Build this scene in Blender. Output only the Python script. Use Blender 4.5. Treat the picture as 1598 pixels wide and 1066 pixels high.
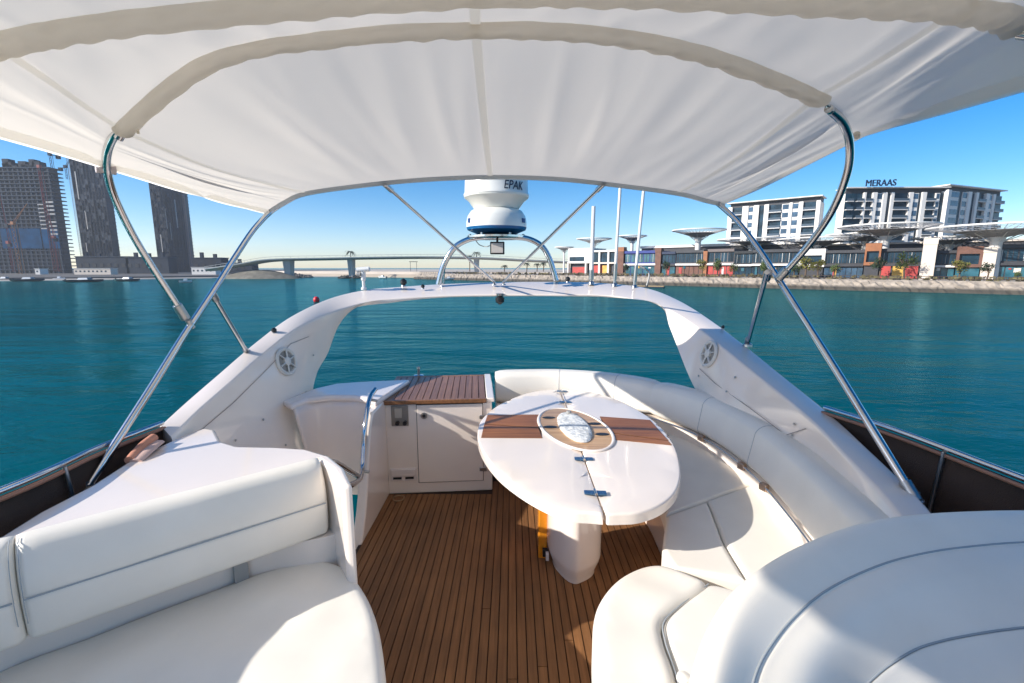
import bpy, bmesh, math, random
from mathutils import Vector, Matrix, noise
random.seed(7)
PI = math.pi
for o in list(bpy.data.objects): bpy.data.objects.remove(o)
sc = bpy.context.scene
col = sc.collection

# ---------------------------------------------------------------- camera
F = 710.0; PITCH = math.radians(9.2); CZ = 1.85
cd = bpy.data.cameras.new('camera'); cam = bpy.data.objects.new('camera', cd); col.objects.link(cam)
cam.location = (0, 0, CZ); cam.rotation_euler = (math.radians(90) - PITCH, 0, 0)
cd.sensor_width = 36; cd.lens = F / 1598 * 36; cd.clip_start = 0.05; cd.clip_end = 20000
sc.camera = cam
# ---------------------------------------------------------------- light
SUN = Vector((-0.93, -0.30, 0)).normalized()
ELEV = math.radians(27)
S3 = Vector((SUN.x * math.cos(ELEV), SUN.y * math.cos(ELEV), math.sin(ELEV)))
w = bpy.data.worlds.new('World'); sc.world = w; w.use_nodes = True
nt = w.node_tree; nt.nodes.clear()
sky = nt.nodes.new('ShaderNodeTexSky'); sky.sky_type = 'NISHITA'; sky.sun_disc = False
sky.sun_elevation = ELEV; sky.sun_rotation = math.atan2(SUN.x, SUN.y)
sky.air_density = 0.75; sky.dust_density = 0.3; sky.ozone_density = 2.0
bg = nt.nodes.new('ShaderNodeBackground'); bg.inputs[1].default_value = 0.11
ow = nt.nodes.new('ShaderNodeOutputWorld')
hs = nt.nodes.new('ShaderNodeHueSaturation'); hs.inputs['Saturation'].default_value = 1.45
tn = nt.nodes.new('ShaderNodeMix'); tn.data_type = 'RGBA'; tn.blend_type = 'MULTIPLY'; tn.inputs[0].default_value = 1; tn.inputs[7].default_value = (1.08, .965, .95, 1)
nt.links.new(sky.outputs[0], hs.inputs['Color']); nt.links.new(hs.outputs[0], tn.inputs[6]); nt.links.new(tn.outputs[2], bg.inputs[0]); nt.links.new(bg.outputs[0], ow.inputs[0])
sl = bpy.data.lights.new('sun', 'SUN'); sl.energy = 3.75; sl.angle = math.radians(0.5); sl.color = (1, .95, .88)
so = bpy.data.objects.new('sun', sl); col.objects.link(so)
so.rotation_euler = S3.to_track_quat('Z', 'Y').to_euler()
sc.view_settings.view_transform = 'Standard'; sc.view_settings.look = 'None'
sc.view_settings.exposure = 0.82; sc.view_settings.gamma = 1
sc.render.engine = 'CYCLES'
sc.cycles.max_bounces = 8; sc.cycles.transmission_bounces = 6; sc.cycles.caustics_reflective = False; sc.cycles.caustics_refractive = False

# ---------------------------------------------------------------- pixel -> place
sP, cP = math.sin(PITCH), math.cos(PITCH)
def ray(px, py):
    u = (px - 799) / F; v = (py - 533) / F
    return Vector((u, cP - v * sP, -sP - v * cP))
def P(px, py, Y):
    d = ray(px, py); return Vector((0, 0, CZ)) + d * (Y / d.y)
def Pz(px, py, z):
    d = ray(px, py); return Vector((0, 0, CZ)) + d * ((z - CZ) / d.z)
def Pn(px, py, p0, n):
    d = ray(px, py); c = Vector((0, 0, CZ)); return c + d * ((p0 - c).dot(n) / d.dot(n))

# ---------------------------------------------------------------- materials
def M(name, color, rough=.5, metal=0, bump=0, bscale=50, var=0, vscale=3, coat=0, trans=0, spec=.5, objvar=0, emit=None, bdetail=3, sub=0):
    m = bpy.data.materials.new(name); m.use_nodes = True; n = m.node_tree; L = n.links
    b = n.nodes['Principled BSDF']
    b.inputs['Roughness'].default_value = rough; b.inputs['Metallic'].default_value = metal
    b.inputs['Coat Weight'].default_value = coat; b.inputs['Coat Roughness'].default_value = .05
    b.inputs['Specular IOR Level'].default_value = spec
    c4 = (*color, 1); b.inputs['Base Color'].default_value = c4
    tc = n.nodes.new('ShaderNodeTexCoord')
    src = None
    if var:
        no = n.nodes.new('ShaderNodeTexNoise'); no.inputs['Scale'].default_value = vscale; no.inputs['Detail'].default_value = 6
        L.new(tc.outputs['Object'], no.inputs['Vector'])
        mr = n.nodes.new('ShaderNodeMapRange'); mr.inputs[1].default_value = .3; mr.inputs[2].default_value = .7
        mr.inputs[3].default_value = 1 - var; mr.inputs[4].default_value = 1 + var
        L.new(no.outputs[0], mr.inputs[0]); src = mr.outputs[0]
    if objvar:
        oi = n.nodes.new('ShaderNodeObjectInfo'); mr = n.nodes.new('ShaderNodeMapRange')
        mr.inputs[3].default_value = 1 - objvar; mr.inputs[4].default_value = 1 + objvar
        L.new(oi.outputs['Random'], mr.inputs[0])
        if src:
            mu = n.nodes.new('ShaderNodeMath'); mu.operation = 'MULTIPLY'; L.new(src, mu.inputs[0]); L.new(mr.outputs[0], mu.inputs[1]); src = mu.outputs[0]
        else: src = mr.outputs[0]
    if src:
        vm = n.nodes.new('ShaderNodeVectorMath'); vm.operation = 'SCALE'; vm.inputs[0].default_value = color
        L.new(src, vm.inputs['Scale']); L.new(vm.outputs[0], b.inputs['Base Color'])
    if bump:
        no = n.nodes.new('ShaderNodeTexNoise'); no.inputs['Scale'].default_value = bscale; no.inputs['Detail'].default_value = bdetail
        L.new(tc.outputs['Object'], no.inputs['Vector'])
        bu = n.nodes.new('ShaderNodeBump'); bu.inputs['Strength'].default_value = min(bump * 20, 1); bu.inputs['Distance'].default_value = bump * .05
        L.new(no.outputs[0], bu.inputs['Height']); L.new(bu.outputs[0], b.inputs['Normal'])
    if trans:
        tr = n.nodes.new('ShaderNodeBsdfTranslucent'); tr.inputs[0].default_value = c4
        mx = n.nodes.new('ShaderNodeMixShader'); mx.inputs[0].default_value = trans
        L.new(b.outputs[0], mx.inputs[1]); L.new(tr.outputs[0], mx.inputs[2]); L.new(mx.outputs[0], n.nodes['Material Output'].inputs[0])
    if emit:
        b.inputs['Emission Color'].default_value = (*emit[0], 1); b.inputs['Emission Strength'].default_value = emit[1]
    return m
def wood(name, c1, c2, rough=.5, coat=0, scale=1.0, axis=1, objvar=.25, bump=.3):
    m = bpy.data.materials.new(name); m.use_nodes = True; n = m.node_tree; L = n.links; b = n.nodes['Principled BSDF']
    tc = n.nodes.new('ShaderNodeTexCoord'); mp = n.nodes.new('ShaderNodeMapping')
    s = [40 * scale] * 3; s[axis] = 2.0 * scale; mp.inputs['Scale'].default_value = s
    L.new(tc.outputs['Object'], mp.inputs[0])
    oi = n.nodes.new('ShaderNodeObjectInfo')
    cm = n.nodes.new('ShaderNodeCombineXYZ'); mt = n.nodes.new('ShaderNodeMath'); mt.operation = 'MULTIPLY'; mt.inputs[1].default_value = 91
    L.new(oi.outputs['Random'], mt.inputs[0]); L.new(mt.outputs[0], cm.inputs[2]); L.new(cm.outputs[0], mp.inputs['Location'])
    no = n.nodes.new('ShaderNodeTexNoise'); no.inputs['Scale'].default_value = 1; no.inputs['Detail'].default_value = 8; no.inputs['Roughness'].default_value = .65
    L.new(mp.outputs[0], no.inputs['Vector'])
    cr = n.nodes.new('ShaderNodeValToRGB'); cr.color_ramp.elements[0].position = .3; cr.color_ramp.elements[1].position = .72
    cr.color_ramp.elements[0].color = (*c1, 1); cr.color_ramp.elements[1].color = (*c2, 1)
    L.new(no.outputs[0], cr.inputs[0])
    mr = n.nodes.new('ShaderNodeMapRange'); mr.inputs[3].default_value = 1 - objvar; mr.inputs[4].default_value = 1 + objvar
    L.new(oi.outputs['Random'], mr.inputs[0])
    n2 = n.nodes.new('ShaderNodeTexNoise'); n2.inputs['Scale'].default_value = 2.3; n2.inputs['Detail'].default_value = 5; L.new(tc.outputs['Object'], n2.inputs['Vector'])
    m2 = n.nodes.new('ShaderNodeMapRange'); m2.inputs[1].default_value = .3; m2.inputs[2].default_value = .7; m2.inputs[3].default_value = .8; m2.inputs[4].default_value = 1.2
    L.new(n2.outputs[0], m2.inputs[0])
    mm = n.nodes.new('ShaderNodeMath'); mm.operation = 'MULTIPLY'; L.new(mr.outputs[0], mm.inputs[0]); L.new(m2.outputs[0], mm.inputs[1])
    vm = n.nodes.new('ShaderNodeVectorMath'); vm.operation = 'SCALE'; L.new(cr.outputs[0], vm.inputs[0]); L.new(mm.outputs[0], vm.inputs['Scale'])
    L.new(vm.outputs[0], b.inputs['Base Color'])
    b.inputs['Roughness'].default_value = rough; b.inputs['Coat Weight'].default_value = coat; b.inputs['Coat Roughness'].default_value = .08
    bu = n.nodes.new('ShaderNodeBump'); bu.inputs['Strength'].default_value = bump; bu.inputs['Distance'].default_value = .002
    L.new(no.outputs[0], bu.inputs['Height']); L.new(bu.outputs[0], b.inputs['Normal'])
    return m
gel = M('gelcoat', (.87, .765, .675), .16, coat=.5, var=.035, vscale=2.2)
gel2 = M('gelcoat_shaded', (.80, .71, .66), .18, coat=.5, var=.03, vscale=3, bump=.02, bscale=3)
vinyl = M('white_vinyl', (.85, .795, .70), .42, var=.04, vscale=4, bump=.010, bscale=420)
pipe_m = M('grey_piping', (.36, .39, .41), .5)
seam_m = M('seam_thread', (.50, .51, .51), .7)
teak = wood('teak_deck', (.155, .066, .020), (.295, .130, .044), .72, bump=.3, objvar=.09, scale=1.0)
caulk = M('black_caulk', (.035, .018, .010), .8)
teak_lid = wood('teak_lid', (.15, .060, .022), (.32, .145, .060), .4, coat=.2, objvar=.12)
varn = wood('varnished_mahogany', (.17, .055, .014), (.36, .135, .038), .45, coat=.12, axis=0, objvar=.06)
ringwood = wood('oak_ring', (.38, .20, .085), (.68, .43, .22), .35, coat=.4, axis=0, objvar=.02)
amber = M('amber_varnished_wood', (.75, .27, .02), .25, coat=.6, var=.15, vscale=12)
steel = M('stainless_steel', (.62, .62, .62), .12, metal=1, var=.05, vscale=8)
steel_d = M('dull_steel', (.42, .42, .42), .32, metal=1)
bronze = M('bracket_bronze', (.50, .36, .27), .35, metal=.7)
black = M('black_plastic', (.012, .012, .014), .4)
screen_m = M('dark_screen_mesh', (.050, .030, .022), .75, bump=.1, bscale=300, var=.25, vscale=4)
canvas = M('canopy_canvas', (.90, .835, .735), .85, trans=.44, bump=.02, bscale=500, spec=.1, var=.02, vscale=2)
canvas2 = M('canopy_double_canvas', (.96, .90, .80), .85, trans=.85, bump=.03, bscale=400, spec=.1, var=.04, vscale=9)
canvas3 = M('canopy_band_canvas', (.95, .93, .88), .85, trans=.85, spec=.1)
coverm = M('salmon_cover', (.55, .24, .15), .7, var=.15, vscale=14)
velcro = M('velcro_grey', (.62, .54, .54), .8)
domew = M('radome_white', (.80, .78, .71), .3, coat=.3)
domeb = M('radome_blue', (.01, .13, .33), .35)
letter = M('dark_navy_print', (.005, .02, .06), .5)
bluedot = M('blue_print', (.01, .06, .22), .5)
lampface = M('lamp_face', (.62, .56, .50), .3)
hingeb = M('blue_steel_hinge', (.10, .22, .36), .25, metal=.8)
icem = M('frosted_plastic', (.75, .74, .70), .25, bump=.25, bscale=30, var=.30, vscale=22)
greyp = M('grey_plastic', (.35, .34, .32), .4)
sockm = M('socket_metal', (.30, .27, .24), .4, metal=.5)

# ---------------------------------------------------------------- mesh helpers
def mk(name, verts, faces, mat, parent=None, smooth=True, ang=40, kind=None, bevel=0, solid=0, mats=None):
    me = bpy.data.meshes.new(name); me.from_pydata([tuple(v) for v in verts], [], faces); me.update()
    bm = bmesh.new(); bm.from_mesh(me); bmesh.ops.recalc_face_normals(bm, faces=bm.faces); bm.to_mesh(me); bm.free()
    me.materials.append(mat)
    if mats:
        for mm in mats: me.materials.append(mm)
    if smooth:
        me.shade_smooth(); me.set_sharp_from_angle(angle=math.radians(ang))
    o = bpy.data.objects.new(name, me); col.objects.link(o)
    if parent: o.parent = parent
    if kind: o['kind'] = kind
    if solid:
        s = o.modifiers.new('s', 'SOLIDIFY'); s.thickness = solid; s.offset = 0
    if bevel:
        b = o.modifiers.new('b', 'BEVEL'); b.width = bevel; b.segments = 3; b.limit_method = 'ANGLE'; b.angle_limit = math.radians(35)
    return o
def thing(name, label, cat, loc=(0, 0, 0), group=None):
    o = bpy.data.objects.new(name, None); col.objects.link(o); o.location = loc; o.empty_display_size = .1
    o['label'] = label; o['category'] = cat
    if group: o['group'] = group
    bpy.context.view_layer.update()
    return o
def adopt(parent):
    """children were built in world space: give them the inverse of the parent's offset"""
    off = parent.location
    for c in col.objects:
        if c.parent is parent and not c.get('_ad'):
            c.location = Vector(c.location) - off; c['_ad'] = 1
    for c in col.objects:
        if '_ad' in c: del c['_ad']
def tag(o, label, cat, group=None):
    o['label'] = label; o['category'] = cat
    if group: o['group'] = group
    return o
def cat(pts, n=8, closed=False):
    pts = [Vector(p) for p in pts]; out = []; N = len(pts)
    for i in range(N if closed else N - 1):
        if closed: p0, p1, p2, p3 = pts[i - 1], pts[i], pts[(i + 1) % N], pts[(i + 2) % N]
        else: p0, p1, p2, p3 = pts[max(i - 1, 0)], pts[i], pts[i + 1], pts[min(i + 2, N - 1)]
        for k in range(n):
            t = k / n
            out.append(.5 * ((2 * p1) + (p2 - p0) * t + (2 * p0 - 5 * p1 + 4 * p2 - p3) * t * t + (3 * p1 - p0 - 3 * p2 + p3) * t ** 3))
    if not closed: out.append(pts[-1])
    return out
def tube_data(path, r, seg=12, ry=None, closed=False):
    path = [Vector(p) for p in path]; V = []; Fa = []; N = len(path)
    up = Vector((0, 0, 1)); prev = None
    for i, p in enumerate(path):
        a = path[i - 1] if (i or closed) else path[0]; b = path[(i + 1) % N] if (closed or i < N - 1) else path[i]
        t = (b - a).normalized()
        if prev is None:
            ref = up if abs(t.z) < .9 else Vector((1, 0, 0)); s = t.cross(ref).normalized()
        else: s = (prev - t * prev.dot(t)).normalized()
        prev = s; u = s.cross(t)
        for k in range(seg):
            an = 2 * PI * k / seg; V.append(p + s * math.cos(an) * r + u * math.sin(an) * (ry or r))
    for i in range(N if closed else N - 1):
        j = (i + 1) % N
        for k in range(seg):
            Fa.append((i * seg + k, i * seg + (k + 1) % seg, j * seg + (k + 1) % seg, j * seg + k))
    if not closed:
        Fa.append(tuple(range(seg))); Fa.append(tuple((N - 1) * seg + k for k in range(seg)))
    return V, Fa
def tube(name, path, r, mat, parent=None, seg=12, ry=None, closed=False):
    V, Fa = tube_data(path, r, seg, ry, closed); return mk(name, V, Fa, mat, parent, ang=50)
def grid(name, rows, mat, parent=None, closed=False, caps=False, **k):
    m = len(rows[0]); V = [v for r in rows for v in r]; Fa = []
    for i in range(len(rows) - 1):
        for j in range(m if closed else m - 1):
            a = i * m + j; b = i * m + (j + 1) % m; Fa.append((a, b, b + m, a + m))
    if caps: Fa.append(tuple(range(m))); Fa.append(tuple((len(rows) - 1) * m + q for q in range(m)))
    return mk(name, V, Fa, mat, parent, **k)
def box_data(c, s, rz=0, top=1.0):
    V = []; cs, sn = math.cos(rz), math.sin(rz)
    for z in (-.5, .5):
        f = top if z > 0 else 1
        for x, y in ((-.5, -.5), (.5, -.5), (.5, .5), (-.5, .5)):
            X = x * s[0] * f; Y = y * s[1] * f
            V.append(Vector((c[0] + X * cs - Y * sn, c[1] + X * sn + Y * cs, c[2] + z * s[2])))
    return V, [(0, 3, 2, 1), (4, 5, 6, 7), (0, 1, 5, 4), (1, 2, 6, 5), (2, 3, 7, 6), (3, 0, 4, 7)]
class MB:
    def __init__(s): s.V = []; s.F = []
    def add(s, vf):
        o = len(s.V); s.V += list(vf[0]); s.F += [tuple(i + o for i in f) for f in vf[1]]; return s
    def box(s, c, sz, rz=0, top=1.0): return s.add(box_data(c, sz, rz, top))
    def bar(s, a, b, r=.1, seg=4): return s.add(tube_data([a, b], r, seg))
    def build(s, name, mat, parent=None, **k):
        k.setdefault('smooth', False); return mk(name, s.V, s.F, mat, parent, **k)
def box(name, c, s, mat, parent=None, rz=0, bevel=0, top=1.0):
    V, Fa = box_data(c, s, rz, top); return mk(name, V, Fa, mat, parent, smooth=bool(bevel), bevel=bevel)
def lathe(name, prof, c, mat, parent=None, seg=48, **k):
    V = []; Fa = []
    for r, z in prof:
        for i in range(seg): a = 2 * PI * i / seg; V.append((c[0] + r * math.cos(a), c[1] + r * math.sin(a), c[2] + z))
    for j in range(len(prof) - 1):
        for i in range(seg): Fa.append((j * seg + i, j * seg + (i + 1) % seg, (j + 1) * seg + (i + 1) % seg, (j + 1) * seg + i))
    Fa.append(tuple(range(seg))); Fa.append(tuple((len(prof) - 1) * seg + i for i in range(seg)))
    return mk(name, V, Fa, mat, parent, ang=35, **k)
def ccw(p):
    a = sum(p[i].x * p[(i + 1) % len(p)].y - p[(i + 1) % len(p)].x * p[i].y for i in range(len(p)))
    return p if a > 0 else p[::-1]
def inset(p, d):
    out = []; N = len(p)
    for i in range(N):
        t = (p[(i + 1) % N] - p[i - 1]); t.z = 0; t.normalize()
        out.append(p[i] + Vector((-t.y, t.x, 0)) * d)
    return out
def pad(name, outline, ztop, th, mat, parent=None, r=.03, dome=.0, smoothn=6, step=.05, lump=0):
    """upholstered slab on an outline (points in x,y): height follows the distance from the edge"""
    from mathutils.geometry import delaunay_2d_cdt
    p = [Vector((q[0], q[1], 0)) for q in outline]
    if smoothn: p = cat(p, smoothn, closed=True)
    p = ccw(p); q = [p[0]]
    for v in p[1:]:
        if (v - q[-1]).length > .008: q.append(v)
    if (q[0] - q[-1]).length < .008: q.pop()
    p = q; n = len(p)
    segs = [(p[i], p[(i + 1) % n] - p[i]) for i in range(n)]
    def dist(v):
        m_ = 9
        for a_, d_ in segs:
            t_ = max(0, min(1, (v - a_).dot(d_) / d_.length_squared)); e = (v - a_ - d_ * t_).length
            if e < m_: m_ = e
        return m_
    def inside(v):
        c_ = False
        for a_, d_ in segs:
            b_ = a_ + d_
            if (a_.y > v.y) != (b_.y > v.y) and v.x < a_.x + d_.x * (v.y - a_.y) / d_.y: c_ = not c_
        return c_
    pts = list(p); D = [0] * n
    for f in (.04, .15, .32, .6, 1.0):
        for v in inset(p, r * f):
            if inside(v):
                e = dist(v)
                if e > r * f * .9: pts.append(v); D.append(e)
    x0, x1 = min(v.x for v in p), max(v.x for v in p); y0, y1 = min(v.y for v in p), max(v.y for v in p)
    x = x0
    while x < x1:
        y = y0
        while y < y1:
            v = Vector((x, y, 0))
            if inside(v):
                e = dist(v)
                if e > r * 1.2: pts.append(v); D.append(e)
            y += step
        x += step
    res = delaunay_2d_cdt([v.to_2d() for v in pts], [(i, (i + 1) % n) for i in range(n)], [], 1, 1e-6)
    V = []
    for v, o_ in zip(res[0], res[3]):
        e = D[o_[0]] if o_ else 0; k = min(e / r, 1); z = ztop - r + r * math.sqrt(max(0, 1 - (1 - k) ** 2))
        if dome: z += dome * (1 - math.exp(-e / .08))
        if lump: z += lump * noise.noise(Vector((v.x * 5, v.y * 5, 3.3))) * k
        V.append(Vector((v.x, v.y, z)))
    Fa = [tuple(f) for f in res[2]]
    base = len(V); V += [Vector((v.x, v.y, ztop - r)) for v in p] + [Vector((v.x, v.y, ztop - th)) for v in p]
    Fa += [(base + i, base + (i + 1) % n, base + n + (i + 1) % n, base + n + i) for i in range(n)]
    Fa.append(tuple(base + n + i for i in range(n))[::-1])
    me = bpy.data.meshes.new(name); me.from_pydata([tuple(v) for v in V], [], Fa)
    bm = bmesh.new(); bm.from_mesh(me); bmesh.ops.remove_doubles(bm, verts=bm.verts, dist=.0005); bmesh.ops.recalc_face_normals(bm, faces=bm.faces); bm.to_mesh(me); bm.free()
    me.materials.append(mat); me.shade_smooth(); me.set_sharp_from_angle(angle=math.radians(65))
    o = bpy.data.objects.new(name, me); col.objects.link(o)
    if parent: o.parent = parent
    return o
def gridpad(name, A, B, ztop, th, mat, parent=None, r=.028):
    """cushion lofted between two plan curves, rounded on all four sides"""
    A = [Vector((p.x, p.y, 0)) for p in A]; B = [Vector((p.x, p.y, 0)) for p in B]
    # extend the ends by resampling: rows along, columns across
    L_ = sum((A[i + 1].lerp(B[i + 1], .5) - A[i].lerp(B[i], .5)).length for i in range(len(A) - 1))
    def at(C, f):
        x = f * (len(C) - 1); i = min(int(x), len(C) - 2); return C[i].lerp(C[i + 1], x - i)
    prof = [(0, th)] + [(0, r)] + [(r * (1 - math.cos(a)), r * (1 - math.sin(a))) for a in [PI / 2 * k / 5 for k in range(1, 6)]]
    us = [p[0] / L_ for p in prof]; rows = []
    mid = [.0 + (k / 24) for k in range(1, 24) if r / L_ < k / 24 < 1 - r / L_]
    alist = [(u, p[1]) for u, p in zip(us, prof)] + [(m_, 0) for m_ in mid] + [(1 - u, p[1]) for u, p in list(zip(us, prof))[::-1]]
    for u, du in alist:
        a_, b_ = at(A, u), at(B, u); W_ = (b_ - a_).length; row = []
        for q, dz in [(p[0] / W_, p[1]) for p in prof] + [(k / 10, 0) for k in range(1, 10)] + [(1 - p[0] / W_, p[1]) for p in prof[::-1]]:
            v = a_.lerp(b_, min(max(q, 0), 1)); row.append(Vector((v.x, v.y, ztop - max(du, dz))))
        rows.append(row)
    return grid(name, rows, mat, parent, ang=70)
def slab(name, outline, z0, z1, mat, parent=None, bevel=.01, smoothn=0):
    p = [Vector((q[0], q[1], 0)) for q in outline]
    if smoothn: p = cat(p, smoothn, closed=True)
    p = ccw(p); N = len(p)
    V = [Vector((q.x, q.y, z0)) for q in p] + [Vector((q.x, q.y, z1)) for q in p]
    Fa = [tuple(range(N))[::-1], tuple(range(N, 2 * N))] + [(i, (i + 1) % N, N + (i + 1) % N, N + i) for i in range(N)]
    return mk(name, V, Fa, mat, parent, bevel=bevel, ang=35)
def sweep_rect(name, path, w_in, w_out, z0, z1, r, mat, parent=None, lean=0, seg=4, caps=True, bulge=0, closed_taper=.0):
    """rounded rectangle swept along a plan path; inside = right of travel"""
    rows = []; N = len(path)
    for i, p in enumerate(path):
        p = Vector(p); a = Vector(path[max(i - 1, 0)]); b = Vector(path[min(i + 1, N - 1)])
        t = (b - a); t.z = 0; t.normalize(); nrm = Vector((t.y, -t.x, 0)); row = []
        e = min(i, N - 1 - i); k_ = 1
        if closed_taper and e < 3: k_ = [.90, .97, .995][e]
        zc = (z0 + z1) / 2; hz = (z1 - z0) / 2 * (k_ if closed_taper else 1); hw = (w_in + w_out) / 2 * k_; cc = (w_in - w_out) / 2
        for cx, cz_, a0 in ((1, 1, 0), (-1, 1, 90), (-1, -1, 180), (1, -1, 270)):
            for s in range(seg + 1):
                an = math.radians(a0 + 90 * s / seg)
                x = cx * (hw - r) + math.cos(an) * r; z = cz_ * (hz - r) + math.sin(an) * r
                if bulge and x > 0: x += bulge * (1 - (z / hz) ** 2)
                off = cc + x - lean * z
                row.append(p + nrm * off + Vector((0, 0, zc + z - p.z)))
        rows.append(row)
    return grid(name, rows, mat, parent, closed=True, caps=caps, ang=50)
def struct(o): o['kind'] = 'structure'; return o
def dup(root, loc=None, rz=None, scale=None, label=None):
    r = root.copy(); col.objects.link(r)
    if loc is not None: r.location = loc
    if rz is not None: r.rotation_euler = (0, 0, rz)
    if scale is not None: r.scale = (scale,) * 3 if not isinstance(scale, tuple) else scale
    if label: r['label'] = label
    for ch in list(root.children):
        c = ch.copy(); col.objects.link(c); c.parent = r
        for g in list(ch.children):
            d = g.copy(); col.objects.link(d); d.parent = c
    return r

# ================================================================ WATER AND LAND
ZW = -4.2
def water_mat():
    m = bpy.data.materials.new('sea_water'); m.use_nodes = True; n = m.node_tree; L = n.links; b = n.nodes['Principled BSDF']
    tc = n.nodes.new('ShaderNodeTexCoord')
    b.inputs['Roughness'].default_value = .12; b.inputs['IOR'].default_value = 1.33; pass
    n0 = n.nodes.new('ShaderNodeTexNoise'); n0.inputs['Scale'].default_value = .025; n0.inputs['Detail'].default_value = 4
    L.new(tc.outputs['Object'], n0.inputs['Vector'])
    cr = n.nodes.new('ShaderNodeValToRGB'); cr.color_ramp.elements[0].position = .35; cr.color_ramp.elements[1].position = .65
    cr.color_ramp.elements[0].color = (.0002, .062, .064, 1); cr.color_ramp.elements[1].color = (.0003, .098, .100, 1)
    L.new(n0.outputs[0], cr.inputs[0]); L.new(cr.outputs[0], b.inputs['Base Color'])
    prev = None
    for sc_, dist, sx, rot in ((.16, .42, .35, .25), (.8, .18, .45, -.2), (2.6, .060, .6, .4), (9, .018, .7, 0)):
        mp = n.nodes.new('ShaderNodeMapping'); mp.inputs['Scale'].default_value = (sx, 1, 1); mp.inputs['Rotation'].default_value = (0, 0, rot)
        L.new(tc.outputs['Object'], mp.inputs[0])
        no = n.nodes.new('ShaderNodeTexNoise'); no.inputs['Scale'].default_value = sc_; no.inputs['Detail'].default_value = 3; no.inputs['Distortion'].default_value = .6
        L.new(mp.outputs[0], no.inputs['Vector'])
        bu = n.nodes.new('ShaderNodeBump'); bu.inputs['Strength'].default_value = 1; bu.inputs['Distance'].default_value = dist
        L.new(no.outputs[0], bu.inputs['Height'])
        if sc_ > .5:
            pn = n.nodes.new('ShaderNodeTexNoise'); pn.inputs['Scale'].default_value = .06 + .03 * sc_; pn.inputs['Detail'].default_value = 3
            L.new(tc.outputs['Object'], pn.inputs['Vector']); pm = n.nodes.new('ShaderNodeMapRange'); pm.inputs[1].default_value = .35; pm.inputs[2].default_value = .65; pm.inputs[3].default_value = .35; pm.inputs[4].default_value = 1.0
            L.new(pn.outputs[0], pm.inputs[0]); L.new(pm.outputs[0], bu.inputs['Strength'])
        if prev: L.new(prev.outputs[0], bu.inputs['Normal'])
        prev = bu
    wv = n.nodes.new('ShaderNodeTexWave'); wv.inputs['Scale'].default_value = .055; wv.inputs['Distortion'].default_value = 9; wv.inputs['Detail'].default_value = 2; wv.inputs['Detail Scale'].default_value = .35; wv.bands_direction = 'Y'
    L.new(tc.outputs['Object'], wv.inputs['Vector'])
    bu = n.nodes.new('ShaderNodeBump'); bu.inputs['Strength'].default_value = .8; bu.inputs['Distance'].default_value = .075
    L.new(wv.outputs['Fac'], bu.inputs['Height']); L.new(prev.outputs[0], bu.inputs['Normal']); prev = bu
    b.inputs['Specular IOR Level'].default_value = 0; b.inputs['Roughness'].default_value = .8
    L.new(prev.outputs[0], b.inputs['Normal'])
    gl = n.nodes.new('ShaderNodeBsdfGlossy'); gl.inputs['Roughness'].default_value = .11; gl.inputs['Color'].default_value = (.36, .80, .90, 1); L.new(prev.outputs[0], gl.inputs['Normal'])
    fr_ = n.nodes.new('ShaderNodeFresnel'); fr_.inputs[0].default_value = 1.33; L.new(prev.outputs[0], fr_.inputs['Normal'])
    mu = n.nodes.new('ShaderNodeMath'); mu.operation = 'MULTIPLY'; mu.inputs[1].default_value = .55; L.new(fr_.outputs[0], mu.inputs[0])
    mx = n.nodes.new('ShaderNodeMixShader'); L.new(mu.outputs[0], mx.inputs[0]); L.new(b.outputs[0], mx.inputs[1]); L.new(gl.outputs[0], mx.inputs[2]); L.new(mx.outputs[0], n.nodes['Material Output'].inputs[0])
    return m
sea = mk('sea', [(-6000, -3000, ZW), (6000, -3000, ZW), (6000, 9000, ZW), (-6000, 9000, ZW)], [(0, 1, 2, 3)], water_mat(), smooth=False); struct(sea)

sand = M('sand', (.42, .35, .27), .9, var=.15, vscale=.05)
paleland = M('pale_sand_bank', (.55, .47, .38), .9, var=.12, vscale=.05)
rockm = M('riprap_rock', (.30, .27, .23), .9, var=.3, vscale=.6, bump=.6, bscale=1.2)
wetrock = M('wet_rock', (.07, .065, .055), .7, var=.3, vscale=.6)
darkland = M('site_ground', (.10, .09, .08), .9, var=.3, vscale=.05)
pave = M('promenade_paving', (.40, .36, .31), .9, var=.1, vscale=.2)
def land(name, pts, z, mat, zb=-5.5, slope=0):
    p = ccw([Vector((q[0], q[1], 0)) for q in pts]); N = len(p)
    lo = inset(p, -slope) if slope else p
    V = [Vector((q.x, q.y, zb)) for q in lo] + [Vector((q.x, q.y, z)) for q in p]
    Fa = [tuple(range(N, 2 * N))] + [(i, (i + 1) % N, N + (i + 1) % N, N + i) for i in range(N)]
    return struct(mk(name, V, Fa, mat, smooth=False))
# left building shore
sh = [Pz(x, y, ZW) for x, y in ((-500, 446), (-150, 440.5), (60, 438.2), (200, 436.5), (330, 434.5), (400, 433))]
sl_ = [(v.x, v.y) for v in sh]
land('beach', sl_ + [(-60, 330), (-60, 1500), (-1800, 1500), (-1800, 200)], -3.7, paleland, slope=3)
sh2 = [(x * 1.0, y + 22) for x, y in sl_]
land('construction_ground', sh2 + [(-90, 350), (-90, 1400), (-1700, 1400), (-1700, 220)], -2.9, darkland, slope=2)
# sand bank behind the bridge
bk = [Pz(x, y, ZW) for x, y in ((430, 430.5), (520, 431.5), (650, 433), (760, 434), (880, 435))]
bkp = [(v.x, v.y) for v in bk]
land('sand_bank', bkp + [(120, 300), (300, 700), (-300, 900), (-160, 420)], -.6, paleland, slope=5)
land('bank_shore', [(x, y - 7) for x, y in bkp] + [(110, 300), (290, 600), (-290, 800), (-170, 420)], -2.3, sand, slope=3)
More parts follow.
